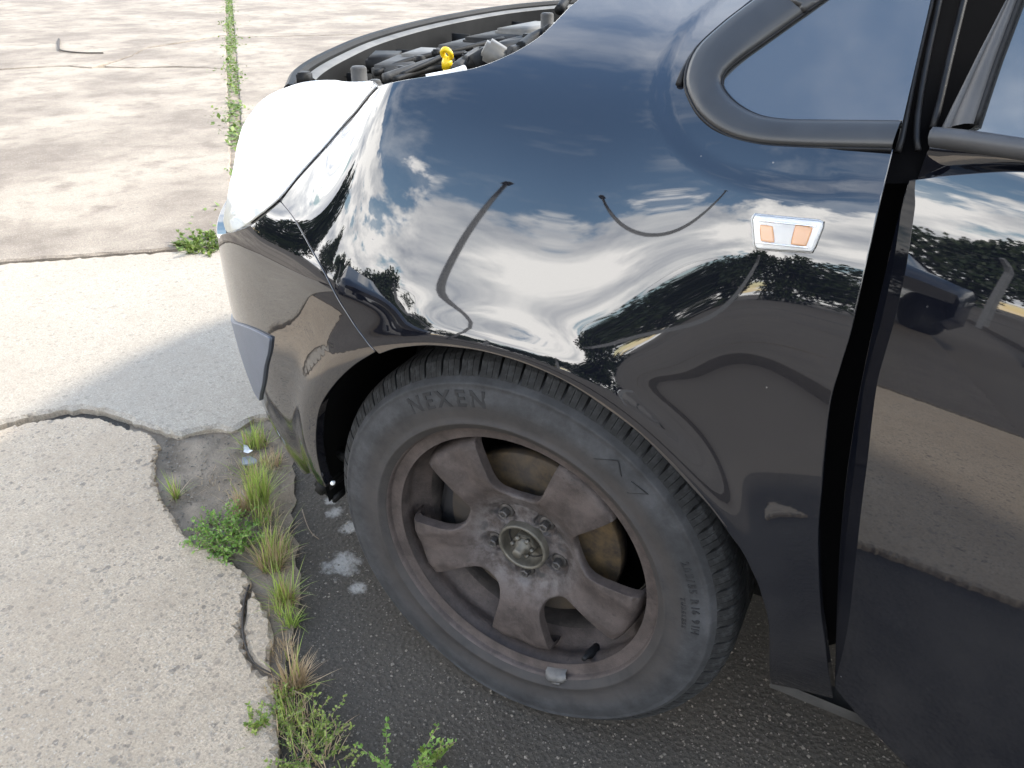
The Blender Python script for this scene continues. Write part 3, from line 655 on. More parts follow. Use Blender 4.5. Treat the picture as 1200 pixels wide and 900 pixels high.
# ---- headlamp
lens_o=bi([(442,102),(420,98),(390,96),(365,97),(340,103),(310,118),(291,140),(281,168),(275,200),(268,235),(264,260)])
lens_b=bi([(264,260),(268,271),(280,268),(294,260)]) ; lens_r=bi([(294,260),(312,246),(330,230),(350,206),(380,173),(410,139),(442,102)])
lens=panel('headlamp',BODY,[lens_o,lens_b,lens_r],M['lens'],car,off=.003,res=.012,lip=.02); lens['label']='clear headlamp lens whitened with painted glare'
lp=join(spline(lens_o,.012),spline(lens_b,.012),spline(lens_r,.012)); cen=lp.mean(0)
hv=[];hf=[]; n=len(lp)
for k,(sc,dp_) in enumerate(((.97,.012),(.85,.05),(.55,.075),(.0,.085))):
    q=cen+(lp-cen)*sc; P_=F(q[:,0],q[:,1])-Fn(q[:,0],q[:,1])*dp_; hv+=list(P_)
for k in range(3):
    for i in range(n): j=(i+1)%n; hf.append((k*n+i,k*n+j,(k+1)*n+j,(k+1)*n+i))
mesh('lamp_housing',hv,hf,M['chrome'],lens)
for dc in ((-.05,-.02),(.09,.03)):
    q=cen+np.array(dc); P0=F(*q); N0=Fn(*q); Rm=Vector(N0).to_track_quat('Z','Y').to_matrix(); mb=MB(); mb.lathe([(.055,-.012),(.052,-.02),(.040,-.045),(.018,-.062),(.006,-.064)],32,axis='z')
    mb.v=[tuple(Rm@Vector(x)+Vector(P0)) for x in mb.v]; mb.build('reflector_bowl',M['chrome'],lens)
# dark gasket between lamp and wing
gk=[F(*q)+Fn(*q)*-.001 for q in spline(lens_r,.01)]; MB().tube(gk,.0024,6).build('lamp_gasket',M['rubber'],lens)
# ---- side indicator
io=bi([(883,253),(965,261),(952,294),(886,290)])
def inset(q,k): c=q.mean(0); return c+(q-c)*k
def rounded(q,r=.16,n=5):
    out=[]
    for i in range(len(q)):
        p,c,x=q[i-1],q[i],q[(i+1)%len(q)]; a=c+(p-c)*r*.6; b=c+(x-c)*r*.35
        for t in np.linspace(0,1,n): out.append((1-t)**2*a+2*t*(1-t)*c+t*t*b)
    return np.array(out)
ind=panel('side_indicator',BODY,[np.vstack([rounded(io),rounded(io)[:1]])],M['rubber'],car,off=.0015,res=.006,lip=.004); ind['label']='small clear side indicator lamp with amber ends'
panel('indicator_base',BODY,[np.vstack([rounded(inset(io,.955)),rounded(inset(io,.955))[:1]])],M['white'],ind,off=.003,res=.006,lip=.002)
for px in (((893,265),(905,267),(907,283),(894,281)),((934,265),(951,268),(944,287),(929,285))):
    q=bi(px); panel('amber_bulb',BODY,[q[[0,1]],q[[1,2]],q[[2,3]],q[[3,0]]],M['amber'],ind,off=.0050,res=.004,lip=.002)
panel('indicator_lens',BODY,[np.vstack([rounded(inset(io,.95)),rounded(inset(io,.95))[:1]])],M['clear'],ind,off=.0085,res=.006,lip=.005,bev=.003)
for a,b in (((890,259),(958,266)),((888,284),(948,290))):
    q=bi([a,b]); MB().tube([F(*x)+Fn(*x)*.0088 for x in spline(q,.01)],.0007,5).build('lens_rib',M['chrome'],ind)
# ---- quarter window
def Q(x,z):
    x=np.asarray(x,float); return np.stack([x,.026+.88*(z-.912)-.14*(x-.349),z+0*x],-1)
QS=Surf(Q,(-.05,1.0),(.80,1.6),.006)
qi=QS.inv
outer=qi([(1045,175),(930,172),(880,167),(845,155),(820,135),(806,110),(803,95),(807,75),(818,55),(845,30),(868,12),(905,-15),(950,-47)])
inner=qi([(1057,142),(960,141),(920,140),(890,135),(865,122),(849,105),(846,90),(860,74),(900,45),(963,0),(1010,-34)])
def extend(path,L):
    d=path[-1]-path[-2]; d/=np.hypot(*d); return np.vstack([path,path[-1]+d*L])
outer=extend(outer,.62); inner=extend(inner,.60)
so=spline(outer,.006); si=spline(inner,.006); m_=160
so=np.stack([np.interp(np.linspace(0,1,m_),np.linspace(0,1,len(so)),so[:,k]) for k in (0,1)],-1); si=np.stack([np.interp(np.linspace(0,1,m_),np.linspace(0,1,len(si)),si[:,k]) for k in (0,1)],-1)
# pair points by nearest arclength along the curve of the inner edge
rows=[]
for t_,h_ in ((-.02,-.012),(0.,-.002),(.03,.0030),(.10,.0050),(.3,.0060),(.5,.0062),(.75,.0058),(.92,.0042),(.98,.001),(1.,-.004),(1.01,-.012)):
    q=so*(1-t_)+si*t_; rows.append(Q(q[:,0],q[:,1])+QS.N(q[:,0],q[:,1])*h_)
MB().grid(np.array(rows)).build('quarter_window_trim',M['satin'],car)
gl=np.vstack([si,[si[-1]+[.30,-.25]]])
qr=qi([(1057,143),(1090,0)]); qr=extend(qr,.42)
glass_loop=[si,np.array([si[-1],qr[-1]]),qr[::-1]]
panel('quarter_window_glass',QS,glass_loop,M['glass'],car,off=-.003,res=.02,lip=.004)
for pth in (so,): MB().tube([Q(*q)+QS.N(*q)*.0 for q in pth],.0022,6).build('trim_seal',M['rubber'],car)
MB().tube([Q(*q)+QS.N(*q)*-.001 for q in si],.0014,6).build('glass_seal',M['rubber'],car)
# windscreen base seal peeling out beside the trim
sl=[F(*q)+Fn(*q)*.002 for q in spline(bi([(796,101),(799,92),(806,78),(818,60),(835,45),(850,33),(868,18)]),.01)]
MB().tube(sl,list(np.linspace(.0035,.004,len(sl))),8).build('screen_seal',M['rubber'],car)
# ---- jamb behind the open door, sill
jb=MB(); rows=[]
zq=np.linspace(.26,.93,28)
for s_,y_ in ((.30,.030),(.335,.034),(.36,.060),(.42,.075),(.62,.085)): rows.append([(s_+.0+(.43-.36)*sm(.55,.28,z_),y_+float(np.interp(z_,[.26,.32,.5,.7,.85,.93],[.055,.02,.0,.015,.04,.055])),z_) for z_ in zq])
jb.grid(rows)
jb.build('door_jamb',M['jamb'],car)
r0=on_y([(905,801)],.012)[0]; r1=on_y([(1013,845)],.012)[0]
dv=(r1-r0)/np.linalg.norm(r1-r0); rv=[]; 
for q in (r0-dv*.002,r0+dv*.2,r0+dv*1.6):
    rv.append([q+[0,-.004,.012],q+[0,-.006,.004],q+[0,-.004,-.004],q+[0,.004,-.010],q+[0,.05,-.014]])
sharp(MB().grid(rv).build('sill_strip',M['dusty'],car),30)
# ---- front door, standing ajar
DA=math.radians(23.); DD=np.array([math.cos(DA),-math.sin(DA),0]); DN=np.array([-math.sin(DA),-math.cos(DA),0]); DH=np.array([.40,-.012,0])
SEC_R=section([(.15,-14),(.3,-6),(.45,-2),(.58,1),(.70,5),(.80,10),(.88,16),(.93,24),(1.6,26)],.5,0.,.012)
def FD(t,z):
    t=np.asarray(t,float); z=np.asarray(z,float)
    o=np.interp(z,ZG,SEC_R,)+np.where(z>ZG[-1],(z-ZG[-1])*math.tan(math.radians(26)),0)
    o=o+.010*np.exp(-((z-(.46-.25*t))/.030)**2)*sm(.02,.2,t)*0+.006*(t-.5)**2
    return DH+DD*t[...,None]-DN*o[...,None]+np.stack([0*t,0*t,z+0*t],-1)
DS=Surf(FD,(-.15,1.2),(.12,1.6),.006); di=DS.inv
dl=di([(1066,212),(1052,262),(1036,330),(1020,400),(1006,470),(998,520),(990,580),(985,640),(982,700),(980,760),(979,806)])
db=di([(979,806),(992,822),(1012,845),(1040,874),(1066,900)]); dz=db[-1][1]
dt=di([(1066,212),(1120,206),(1200,202)]); DTL=1.02
d_bot=np.array([(db[-1][0]+.25,dz-.005),(.6,dz-.008),(DTL,dz)])
d_top=np.array([(DTL,dt[-1][1]+.03),(.6,dt[-1][1]+.012),(.3,dt[-1][1]+.008),(.15,dt[-1][1]+.005),(.08,dt[-1][1]+.003)])
door=panel('front_door',DS,[dl,db,np.vstack([db[-1:],d_bot]),np.array([d_bot[-1],d_top[0]]),np.vstack([d_top,dt[::-1]])],M['paint'],car,res=.010,lip=.02); door['label']='glossy black front door standing ajar'
# band below the waist moulding, tipped down
wt=spline(np.vstack([dt,d_top[::-1]]),.012); mt=di([(1090,173),(1140,180),(1200,189)]); mtt=spline(np.vstack([mt,[(.07,mt[-1][1]+.0015),(.14,mt[-1][1]+.003),(.3,mt[-1][1]+.006),(.6,mt[-1][1]+.012),(DTL,mt[-1][1]+.03)]]),.012)
k_=80; rs=lambda p:np.stack([np.interp(np.linspace(0,1,k_),np.linspace(0,1,len(p)),p[:,i]) for i in (0,1)],-1)
wa_,mb_=rs(wt),rs(mtt); rows=[]
for t_,h_ in ((0,-.012),(.15,-.012),(.5,-.006),(.85,.000),(1.,.001)):
    q=wa_*(1-t_)+mb_*t_; rows.append(DS.F(q[:,0],q[:,1])+DS.N(q[:,0],q[:,1])*h_)
MB().grid(np.array(rows)).build('door_shoulder',M['paint'],door)
mu=di([(1097,149),(1140,153),(1200,162)]); muu=rs(spline(np.vstack([mu,[(.07,mu[-1][1]+.0015),(.14,mu[-1][1]+.003),(.3,mu[-1][1]+.006),(.6,mu[-1][1]+.012),(DTL,mu[-1][1]+.03)]]),.012)); rows=[]
for t_,h_ in ((-.05,-.010),(0,.001),(.1,.006),(.35,.0105),(.65,.0105),(.9,.007),(1.,.001),(1.03,-.012)):
    q=mb_*(1-t_)+muu*t_; rows.append(DS.F(q[:,0],q[:,1])+DS.N(q[:,0],q[:,1])*h_)
wm=MB().grid(np.array(rows)); nb=len(rows); 
wm.f.append(tuple(i*k_ for i in range(nb))); wm.build('waist_moulding',M['frame'],door)
fl=di([(1102,152),(1145,66),(1180,0)]); fr=di([(1141,146),(1166,70),(1192,0)]); fl=extend(fl,.42); fr=extend(fr,.42); fl_,fr_=rs(spline(fl,.01)),rs(spline(fr,.01)); rows=[]
for t_,h_ in ((-.03,-.02),(0,.0),(.08,.003),(.28,.004),(.33,.0015),(.38,.004),(.8,.006),(1.,.003),(1.02,-.006)):
    q=fl_*(1-t_)+fr_*t_; rows.append(DS.F(q[:,0],q[:,1])+DS.N(q[:,0],q[:,1])*h_)
MB().grid(np.array(rows)).build('window_frame',M['frame'],door)
glp=[fr,np.array([fr[-1],(1.02,fr[-1][1])]),np.array([(1.02,fr[-1][1]),(1.02,mu[-1][1]+.02)]),np.array([(1.02,mu[-1][1]+.02),(.5,mu[-1][1]+.004),mu[-1],fr[0]])]
panel('door_glass',DS,glp,M['glass'],door,off=-.006,res=.025,lip=.004)
MB().tube([DS.F(*q)+DS.N(*q)*-.002 for q in spline(fr,.01)],.0035,6).build('glass_channel',M['rubber'],door)
# door thickness and inner skin
dv_=spline(dl,.02); MB().grid([[DS.F(*q)-DN*0-DS.N(*q)*h_ for q in dv_] for h_ in (.014,.03,.06)]).build('door_edge',M['jamb'],door)
MB().grid([[DS.F(t_,z_)-DS.N(np.array(t_),np.array(z_))*.07 for z_ in np.linspace(.28,.9,12)] for t_ in np.linspace(.02,1.0,12)]).build('door_inner_skin',M['black'],door)
# ---- weather strips between quarter window and door frame
for px,r in ((((1094,-10),(1075,70),(1062,135),(1056,165),(1052,178)),.0028),(((1103,-10),(1086,70),(1076,130),(1074,165),(1076,176)),.0028),(((1132,-10),(1115,60),(1100,125),(1093,150)),.003)):
    P_=np.array([on_y([q],.05+.45*0)[0] for q in px]); P_=np.array([CAM+(p-CAM)*1. for p in P_])
    lean=np.array([on_y([q],.047+.5*max(0,(180-q[1]))/900)[0] for q in px]); up=lean[0]+(lean[0]-lean[1])*4.5
    MB().tube(spline(np.vstack([[up],lean]),.012),r,8).build('weather_strip',M['rubber'],car)
pj=MB(); pv=[]
for q in ((1036,215),(1050,150),(1075,60),(1092,-10),):
    a=on_y([q],.050+.5*max(0,(180-q[1]))/900)[0]; b=on_y([(q[0]+110,q[1])],.075+.5*max(0,(180-q[1]))/900)[0]; pv.append([a,b])
d=[np.array(pv[-1][i])+(np.array(pv[-1][i])-np.array(pv[-2][i]))*7 for i in (0,1)]; pv.append(d)
pj.grid(pv).build('pillar_inner',M['jamb'],car)
# ---- wheel well
wl=MB(); th=np.linspace(-.02,math.pi+.17,60); ys=(-.0,.03,.10,.20,.34)
wl.grid([[((.372+.006*(y_>.05))*math.cos(a),y_+ (.0 if abs(a-1.57)<1.3 else .03),.31+(.372+.006*(y_>.05))*math.sin(a)) for y_ in ys] for a in th]); wl.build('wheel_arch_liner',M['liner'],car)
MB().box((0,.36,.45),(.9,.02,.62)).build('inner_wing',M['liner'],car,False)
# bottom end of the liner showing in front of the tyre, with its clip
q0=on_y([(388,562)],.06)[0]; MB().box(q0,(.03,.06,.04),Matrix.Rotation(.5,3,'Y'),.008).build('liner_end',M['black'],car)
fl0=on_y([(398,580)],.05)[0]; MB().box(fl0,(.008,.03,.018),Matrix.Rotation(.45,3,'Y'),.002).build('air_deflector',M['black'],car)
cl0=on_y([(390,566)],.015)[0]; MB().lathe([(.0,-.004),(.003,-.003),(.004,0),(.002,.004)],14,cl0).build('liner_clip',M['white'],car)
# ---- engine bay
kp=[((333,100),.838),((345,80),.845),((380,60),.855),((430,40),.865),((500,22),.875),((580,8),.885),((650,1),.892),((700,-2),.895)]
K=np.array([on_z([p],z)[0] for p,z in kp]); K=spline(K,.02)
tg=np.gradient(K,axis=0); tg[:,2]=0; tg/=np.linalg.norm(tg,axis=1)[:,None]; inw=np.stack([tg[:,1],-tg[:,0],0*tg[:,0]],-1)
if (inw[len(K)//2]@[1,0,0])<0: inw=-inw
def kstrip(name,prof,mat,i0=0,i1=None,sh=30):
    i1=i1 or len(K); return sharp(MB().grid([K[i0:i1]+inw[i0:i1]*a+np.array([0,0,b]) for a,b in prof]).build(name,mat,car),sh)
kstrip('bumper_top_bead',[(.0,-.05),(-.005,-.03),(-.005,-.012),(0,-.002),(.006,.002),(.016,.001),(.022,-.006),(.022,-.02)],M['black'])
kstrip('grille_ledge',[(.021,-.014),(.026,-.010),(.040,-.013),(.044,-.016)],M['dusty2'],6)
kstrip('slam_trough',[(.0435,-.0165),(.046,-.13),(.12,-.13),(.135,-.09)],M['black'],2)
kstrip('slam_wall',[(.130,-.12),(.134,-.060),(.140,-.052),(.152,-.054),(.157,-.075)],M['dusty'],10)
kstrip('slam_panel',[(.150,-.072),(.165,-.068),(.215,-.07),(.225,-.083),(.24,-.085),(.245,-.13)],M['dusty2'],12)
kstrip('radiator_shroud',[(.235,-.10),(.25,-.075),(.30,-.078),(.32,-.10),(.33,-.2)],M['black'],10)
for i in range(14,len(K)-3,14):
    p=K[i]+inw[i]*.085+np.array([0,0,-.06]); MB().box(p,(.055,.006,.05),Matrix.Rotation(math.atan2(tg[i][1],tg[i][0])-1.57,3,'Z'),.001).build('trough_rib',M['black'],car)
def at(px,z): return on_z([px],z)[0]
MB().box((-.15,.85,.55),(1.0,1.1,.34)).build('engine_bay_floor',M['black'],car,False)
def tb(name,px,zs,r,mat): MB().tube(spline(np.array([at(p,z) for p,z in zip(px,zs)]),.01),r,10).build(name,mat,car)
tb('hose',((556,77),(575,66),(600,60),(640,52)),(.865,.88,.885,.88),.020,M['black'])
tb('hose',((535,82),(545,74),(562,70),(590,55),(615,48)),(.86,.868,.872,.88,.885),.012,M['dusty'])
tb('bonnet_cable',((470,88),(500,75),(520,66),(545,62)),(.85,.862,.868,.87),.005,M['black'])
tb('wiring_loom',((450,92),(480,82),(505,74),(530,68)),(.842,.852,.858,.862),.009,M['dusty'])
tb('wiring_loom',((462,94),(492,84),(512,80),(540,80)),(.845,.85,.852,.855),.006,M['black'])
for px,z,sz,rot,mt_ in (((478,80),.835,(.10,.16,.03),.3,'dusty'),((452,72),.83,(.07,.12,.03),.5,'black'),((505,66),.845,(.10,.12,.02),.2,'dusty2'),((560,56),.85,(.10,.22,.03),.1,'dusty'),((600,48),.86,(.14,.22,.03),.05,'black'),((625,38),.87,(.10,.2,.03),0,'dusty2')):
    MB().box(at(px,z),sz,Matrix.Rotation(rot,3,'Z'),.006).build('lock_carrier_cover',M[mt_],car)
MB().box(at((585,66),.885),(.06,.055,.035),Matrix.Rotation(.5,3,'Z')@Matrix.Rotation(.5,3,'Y'),.006).build('fuse_box_lid',M['dusty2'],car)
MB().box(at((600,64),.89),(.012,.03,.03),Matrix.Rotation(.3,3,'Y'),.002).build('bracket',M['dusty'],car)
tb('inner_wing_rail',((500,92),(515,89),(530,86),(545,81)),(.886,.889,.892,.899),.006,M['wing'])
tb('wiring_loom',((440,86),(470,74),(500,66),(540,58),(590,46)),(.838,.848,.855,.862,.872),.006,M['black'])
tb('wiring_loom',((545,70),(560,60),(575,58),(596,52)),(.875,.878,.88,.884),.007,M['dusty'])
tb('hose',((610,56),(622,46),(634,40),(646,34)),(.90,.905,.91,.92),.010,M['black'])
for px,z in (((492,70),.858),((512,62),.864),((470,82),.850),((548,66),.872),((566,60),.878),((618,44),.892)):
    p=at(px,z); MB().box(p,(.018,.024,.014),Matrix.Rotation(random.uniform(0,1.5),3,'Z'),.003).build('connector_plug',M['dusty' if random.random()<.5 else 'black'],car)
# dipstick with yellow ring
dp0=at((524,76),.865); mb=MB(); ring=[Vector(dp0)+Vector((0,0,.018))+Vector((math.cos(a)*.0085,-math.sin(a)*.004,math.sin(a)*.0085)) for a in np.linspace(0,6.283,25)]
dip=mb.tube(ring,.0048,8,False).tube([Vector(dp0)+Vector((0,0,-.06)),Vector(dp0)+Vector((0,0,.012))],.008,10).lathe([(.0,.008),(.009,.008),(.010,.004),(.010,-.006),(.0,-.006)],16,dp0,'z').build('dipstick_handle',M['yellow'],car)
for px,z,r,h in (((421,90),.852,.014,.035),((641,30),.90,.014,.05),((440,98),.868,.009,.012),((438,97),.866,.012,.006)):
    p=at(px,z); MB().lathe([(0,h/2),(r*.8,h/2),(r,h/2-.003),(r,-h/2),(r*1.25,-h/2),(r*1.25,-h/2-.012),(0,-h/2-.012)],18,p,'z').build('adjuster_bolt',M['dusty'],car)
p=at((357,92),.845); MB().box(p,(.022,.03,.022),Matrix.Rotation(.4,3,'Z'),.003).build('bonnet_stop',M['black'],car)
# bonnet gas strut end
tb('strut_hinge',((655,12),(662,2),(668,-10),(676,-40)),(.965,.975,.985,1.0),.008,M['black'])
# ---- the rest of the shell, off the picture: screen, roof, far side
sh=MB(); xs=((.52,.98),(1.15,1.52),(1.5,1.60),(2.6,1.58),(3.1,1.30),(3.35,1.0))
def sect(x,zt): 
    y0=.12+max(0,(zt-.95))*.38; return [(x,.09,.26),(x,.07,.95),(x,y0,zt-.03),(x,y0+.12,zt),(x,1.74-y0-.12,zt),(x,1.74-y0,zt-.03),(x,1.70,.95),(x,1.68,.26)]
rows=[sect(x,z) for x,z in xs]; sh.grid(rows); sh.build('body_shell',M['paint'],car)
MB().grid([[(.30,.20,.985),(.18,.85,.985),(.30,1.55,.985)],[(.52,.25,1.0),(.45,.85,1.03),(.52,1.5,1.0)],[(1.18,.36,1.50),(1.12,.85,1.53),(1.18,1.40,1.50)]]).build('windscreen',M['glass'],car)
fr_=[[(x_,1.74-F(s_,z_)[1],z_) for z_ in np.linspace(.3,.98,14)] for s_,x_ in ((-.35,-.35),(-.2,-.2),(0,0),(.2,.2),(.5,.5))]
MB().grid(fr_).build('far_fender',M['paint'],car)
MB().box((1.55,.88,.24),(3.5,1.35,.10),None,.02).build('underbody',M['black'],car,False)
for (x_,y_) in ((0,1.56),(2.65,.12),(2.65,1.56)):
    MB().lathe([(.0,-.09),(.19,-.09),(.215,-.1),(.3,-.095),(.315,-.07),(.315,.07),(.3,.095),(.0,.09)],40,(x_,y_,.315)).build('rear_tyre' if x_>1 else 'far_tyre',M['tread'],car)

# ---- visible front wheel (local axes at the hub, y = inwards)
HUB=Vector((0,0,.31)); NB=64
wheel=MB().lathe([(.196,.006),(.2195,.0035),(.2215,.0005),(.2215,-.0035),(.219,-.0055),(.2155,-.005),(.2135,.000),(.2125,.008),(.208,.016),(.2035,.026),(.2035,.040),(.2065,.046),(.2035,.054),(.196,.060),(.184,.070),(.180,.082),(.180,.120),(.190,.135),(.203,.15),(.203,.175),(.22,.18)],128).build('wheel',M['wheel'],car); wheel.data.materials.append(M['barrel'])
for p_ in wheel.data.polygons:
    if p_.center.y>.072: p_.material_index=1
wheel.location=HUB; wheel['label']='brown dirty five spoke steel wheel'
# five-spoke disc, star outline
PH=[math.radians(a) for a in (128,56,-16,-88,-160)]
hw=math.radians(36); outl=[]
for k in range(5):
    wc=PH[k]-hw                                   # window centre, clockwise after spoke k ; walk from spoke k edge through window
    seq=[]
    for fz in np.linspace(-1,1,45):
        phi=fz*math.radians(19.3); u=abs(fz); r=.0925+ .034*(1-max(0,1-u**2.7)**.5) if u<1 else .1265
        seq.append((phi,r))
    side=[(math.radians(19.3)+math.radians(.9)*t,.1265+.0635*t) for t in np.linspace(.1,1,9)]
    left=[(-p,r) for p,r in side[::-1]]
    allp=left+seq+side
    for p,r in allp: outl.append((wc+p,r))
    # spoke tip up to the next window is in descending angle: handled by sorting
outl.sort(key=lambda q:q[0]%(2*math.pi))
full=[]; n=len(outl)
for i in range(n):
    a,r=outl[i][0]%(2*math.pi),outl[i][1]; full.append((a,r)); b=outl[(i+1)%n][0]%(2*math.pi); b=b+2*math.pi if b<a else b
    if b-a>math.radians(6):
        for t in np.linspace(0,1,12)[1:-1]: full.append((a+(b-a)*t,.190))
def spoke_y(r,a,ro):
    base=np.interp(r,[.03,.040,.068,.085,.105,.130,.155,.174,.183,.188,.191],[.038,.038,.037,.027,.017,.0125,.0115,.0125,.017,.030,.052])
    da=min(abs((a-p+math.pi)%(2*math.pi)-math.pi) for p in PH)
    lat=r*math.sin(da)
    ridge=-.0025*math.exp(-((lat-.030)/.008)**2)*min(1,max(0,(r-.085)/.03))+.002*math.exp(-(lat/.010)**2)*min(1,max(0,(r-.08)/.03))
    edge=.006*max(0,1-(ro-r)/.005)**2*(1 if ro<.183 else 0)
    pock=0
    for p in PH:
        dx=r*math.cos(a)-.055*math.cos(p); dz=r*math.sin(a)-.055*math.sin(p); d2=math.hypot(dx,dz); pock=max(pock,.008*(1 if d2<.0155 else max(0,1-(d2-.0155)/.003)))
    return base+ridge+edge+pock
RR=np.concatenate([np.linspace(0,.62,22),np.linspace(.66,1,14)]); P_=[]
for (a,ro) in full:
    P_.append([((.033+(ro-.033)*t)*math.cos(a),spoke_y(.033+(ro-.033)*t,a,ro),(.033+(ro-.033)*t)*math.sin(a)) for t in RR])
P_.append(P_[0]); P_=np.array(P_)
lipr=P_[:,-1:]*np.array([1,1,1])+np.array([0,.010,0]); lipr[...,[0,2]]*=.992
sd=MB().grid(np.concatenate([P_,lipr],1)).build('wheel_disc',M['wheel'],wheel)
# hub bore ring, axle stub, nut
MB().lathe([(.0335,.044),(.0335,.028),(.0345,.0255),(.0375,.0255),(.0385,.028),(.0385,.044)],48).build('hub_bore_ring',M['hubmetal'],wheel)
MB().lathe([(.0335,.034),(.0325,.050),(.0,.052)],40).build('hub_face',M['hubmetal'],wheel)
MB().lathe([(.0,.010),(.006,.010),(.0075,.012),(.0075,.024),(.012,.026),(.012,.06)],24).build('axle_stub',M['hubmetal'],wheel)
nut=MB(); nut.lathe([(.012,.032),(.0185,.032),(.0195,.035),(.0195,.052)],6); nut.build('axle_nut',M['hubmetal'],wheel,False)
for k in range(6):
    a=k*math.pi/3; MB().box((.0155*math.cos(a),.029,.0155*math.sin(a)),(.006,.008,.006),Matrix.Rotation(-a,3,'Y'),.001).build('nut_castellation',M['hubmetal'],wheel)
bolt_me=None
for k,p in enumerate(PH):
    if bolt_me is None:
        mb=MB(); mb.lathe([(.0,.022),(.0035,.022),(.004,.019),(.0062,.0185),(.0072,.0195),(.0072,.030)],6); mb.lathe([(.0072,.030),(.011,.031),(.0125,.034),(.0125,.048)],24)
        b=mb.build('lug_bolt',M['bolt'],wheel,False); bolt_me=b.data
    else: b=link('lug_bolt',bolt_me,wheel)
    b.location=(.055*math.cos(p),.012,.055*math.sin(p)); b.rotation_euler=(0,random.uniform(0,1),0)
    q=MB().lathe([(.0115,-.001),(.0160,-.0015),(.0165,.002)],28).build('bolt_seat',M['boltdark'],wheel); q.location=(.055*math.cos(p),.0478,.055*math.sin(p))
# valve and balance weight
q=on_y([(697,762)],.045)[0]-np.array(HUB); q2=on_y([(684,772)],.012)[0]-np.array(HUB)
MB().tube([q+(q-q2)*.3,q,q*.45+q2*.55,q*.4+q2*.6,q2],[.0085,.0080,.0072,.0045,.004],12).build('valve_stem',M['rubber'],wheel)
aw=math.radians(-68.5); wv=[]
for t in np.linspace(-1,1,13):
    a=aw+t*.085; hgt=(1-abs(t)**4); wv.append([(r_*math.cos(a),y_,r_*math.sin(a)) for r_,y_ in ((.218,-.006),(.217,-.006-.006*hgt),(.212,-.006-.008*hgt),(.206,-.002-.006*hgt),(.205,.006))])
MB().grid(wv).build('balance_weight',M['lead'],wheel)
MB().box((.2195*math.cos(aw),-.010,.2195*math.sin(aw)),(.004,.005,.014),Matrix.Rotation(-aw,3,'Y'),.001).build('weight_clip',M['lead'],wheel)
# brake disc, bell, calliper, knuckle
MB().lathe([(.075,.060),(.138,.060),(.1395,.062),(.1395,.084),(.075,.084)],96).build('brake_disc',M['rust'],wheel)
MB().lathe([(.03,.048),(.068,.050),(.074,.054),(.075,.085)],64).build('disc_bell',M['boltdark'],wheel)
MB().box((-.135,.10,-.03),(.08,.06,.14),Matrix.Rotation(.2,3,'Y'),.012).build('brake_caliper',M['boltdark'],wheel)
MB().lathe([(.0,.13),(.17,.13),(.178,.12)],48).build('backing_plate',M['jamb'],wheel)
kn=MB().box((-.125,.11,.01),(.045,.05,.10),Matrix.Rotation(.3,3,'Y'),.012).lathe([(.018,.07),(.018,.084)],20,(-.125,0,.005)); kn.build('caliper_bracket',M['hubmetal'],wheel)
# tyre
def squash(P):
    P=np.array(P,float); zf=P[:,2]+.31; low=np.clip((.055-zf)/.055,0,1)
    P[:,1]+=np.where(P[:,1]<.088,-1,1)*low*.007; P[:,2]=np.maximum(zf,.0012)-.31; return P
prof=[(.2125,.010),(.2135,.001),(.2165,-.0075),(.2235,-.0105),(.2245,-.0125),(.2275,-.0130),(.2285,-.0118),(.238,-.0138),(.252,-.0150),(.2535,-.0156),(.266,-.0148),(.276,-.0125),(.2815,-.0110),(.2825,-.0118),(.2850,-.0105),(.2860,-.0088),(.2905,-.0040),(.2950,.004),(.298,.012),(.302,.03),(.304,.06),(.305,.088),(.304,.12),(.300,.16),(.29,.178),(.265,.192),(.235,.188),(.2125,.17)]
mb=MB().lathe(prof,144); mb.v=[tuple(q) for q in squash(mb.v)]; tyre=mb.build('tyre',M['tyre'],wheel); tyre['label']='dusty black tyre with raised sidewall lettering'
# tread: shoulder blocks as single pieces, inner ribs as one
pitch=2*math.pi/NB; bl=MB()
for lam in range(3):
    a0=-.44+.30*lam; a1=a0+.275
    secp=[(.2885,-.0050),(.2985,.0015),(.3075,.0095),(.3125,.020),(.3140,.034),(.3140,.052)]; skew=(0,0.02,.05,.12,.25,.42)
    top_=[]; 
    for (r_,y_),sk in zip(secp,skew):
        top_.append([(r_*math.cos((a+sk)*pitch),y_,r_*math.sin((a+sk)*pitch)) for a in (a0,a1)])
    bot_=[[(q[0]*.962 if i>1 else q[0]*.985,q[1]+(.010 if i<2 else 0),q[2]*.962 if i>1 else q[2]*.985) for q in row] for i,row in enumerate(top_)]
    V=[q for row in top_ for q in row]+[q for row in bot_ for q in row]; nn=len(secp); Fc=[]
    for i in range(nn-1): Fc.append((2*i,2*i+1,2*i+3,2*i+2)); Fc.append((2*i,2*i+2,2*nn+2*i+2,2*nn+2*i)); Fc.append((2*i+1,2*nn+2*i+1,2*nn+2*i+3,2*i+3))
    Fc.append((0,2*nn,2*nn+1,1)); Fc.append((2*nn-2,2*nn-1,4*nn-1,4*nn-2)); bl.add(V,Fc)
blo=bl.build('tread_block',M['tread'],wheel,False); bme=blo.data
for k in range(NB):
    a=k*pitch+.02
    b=blo if k==0 else link('tread_block',bme,wheel)
    b.rotation_euler=(0,-a,0)
    ang=math.degrees(a)%360
    if abs(ang-270)<17: b.location=(0,0,.0055*(1-(abs(ang-270)/17)**2)+.0005)
MB().lathe([(.303,.058),(.313,.059),(.314,.063),(.314,.082),(.313,.084),(.303,.085),(.303,.092),(.313,.093),(.314,.096),(.314,.118),(.303,.12)],120).build('tread_rib',M['tread'],wheel)
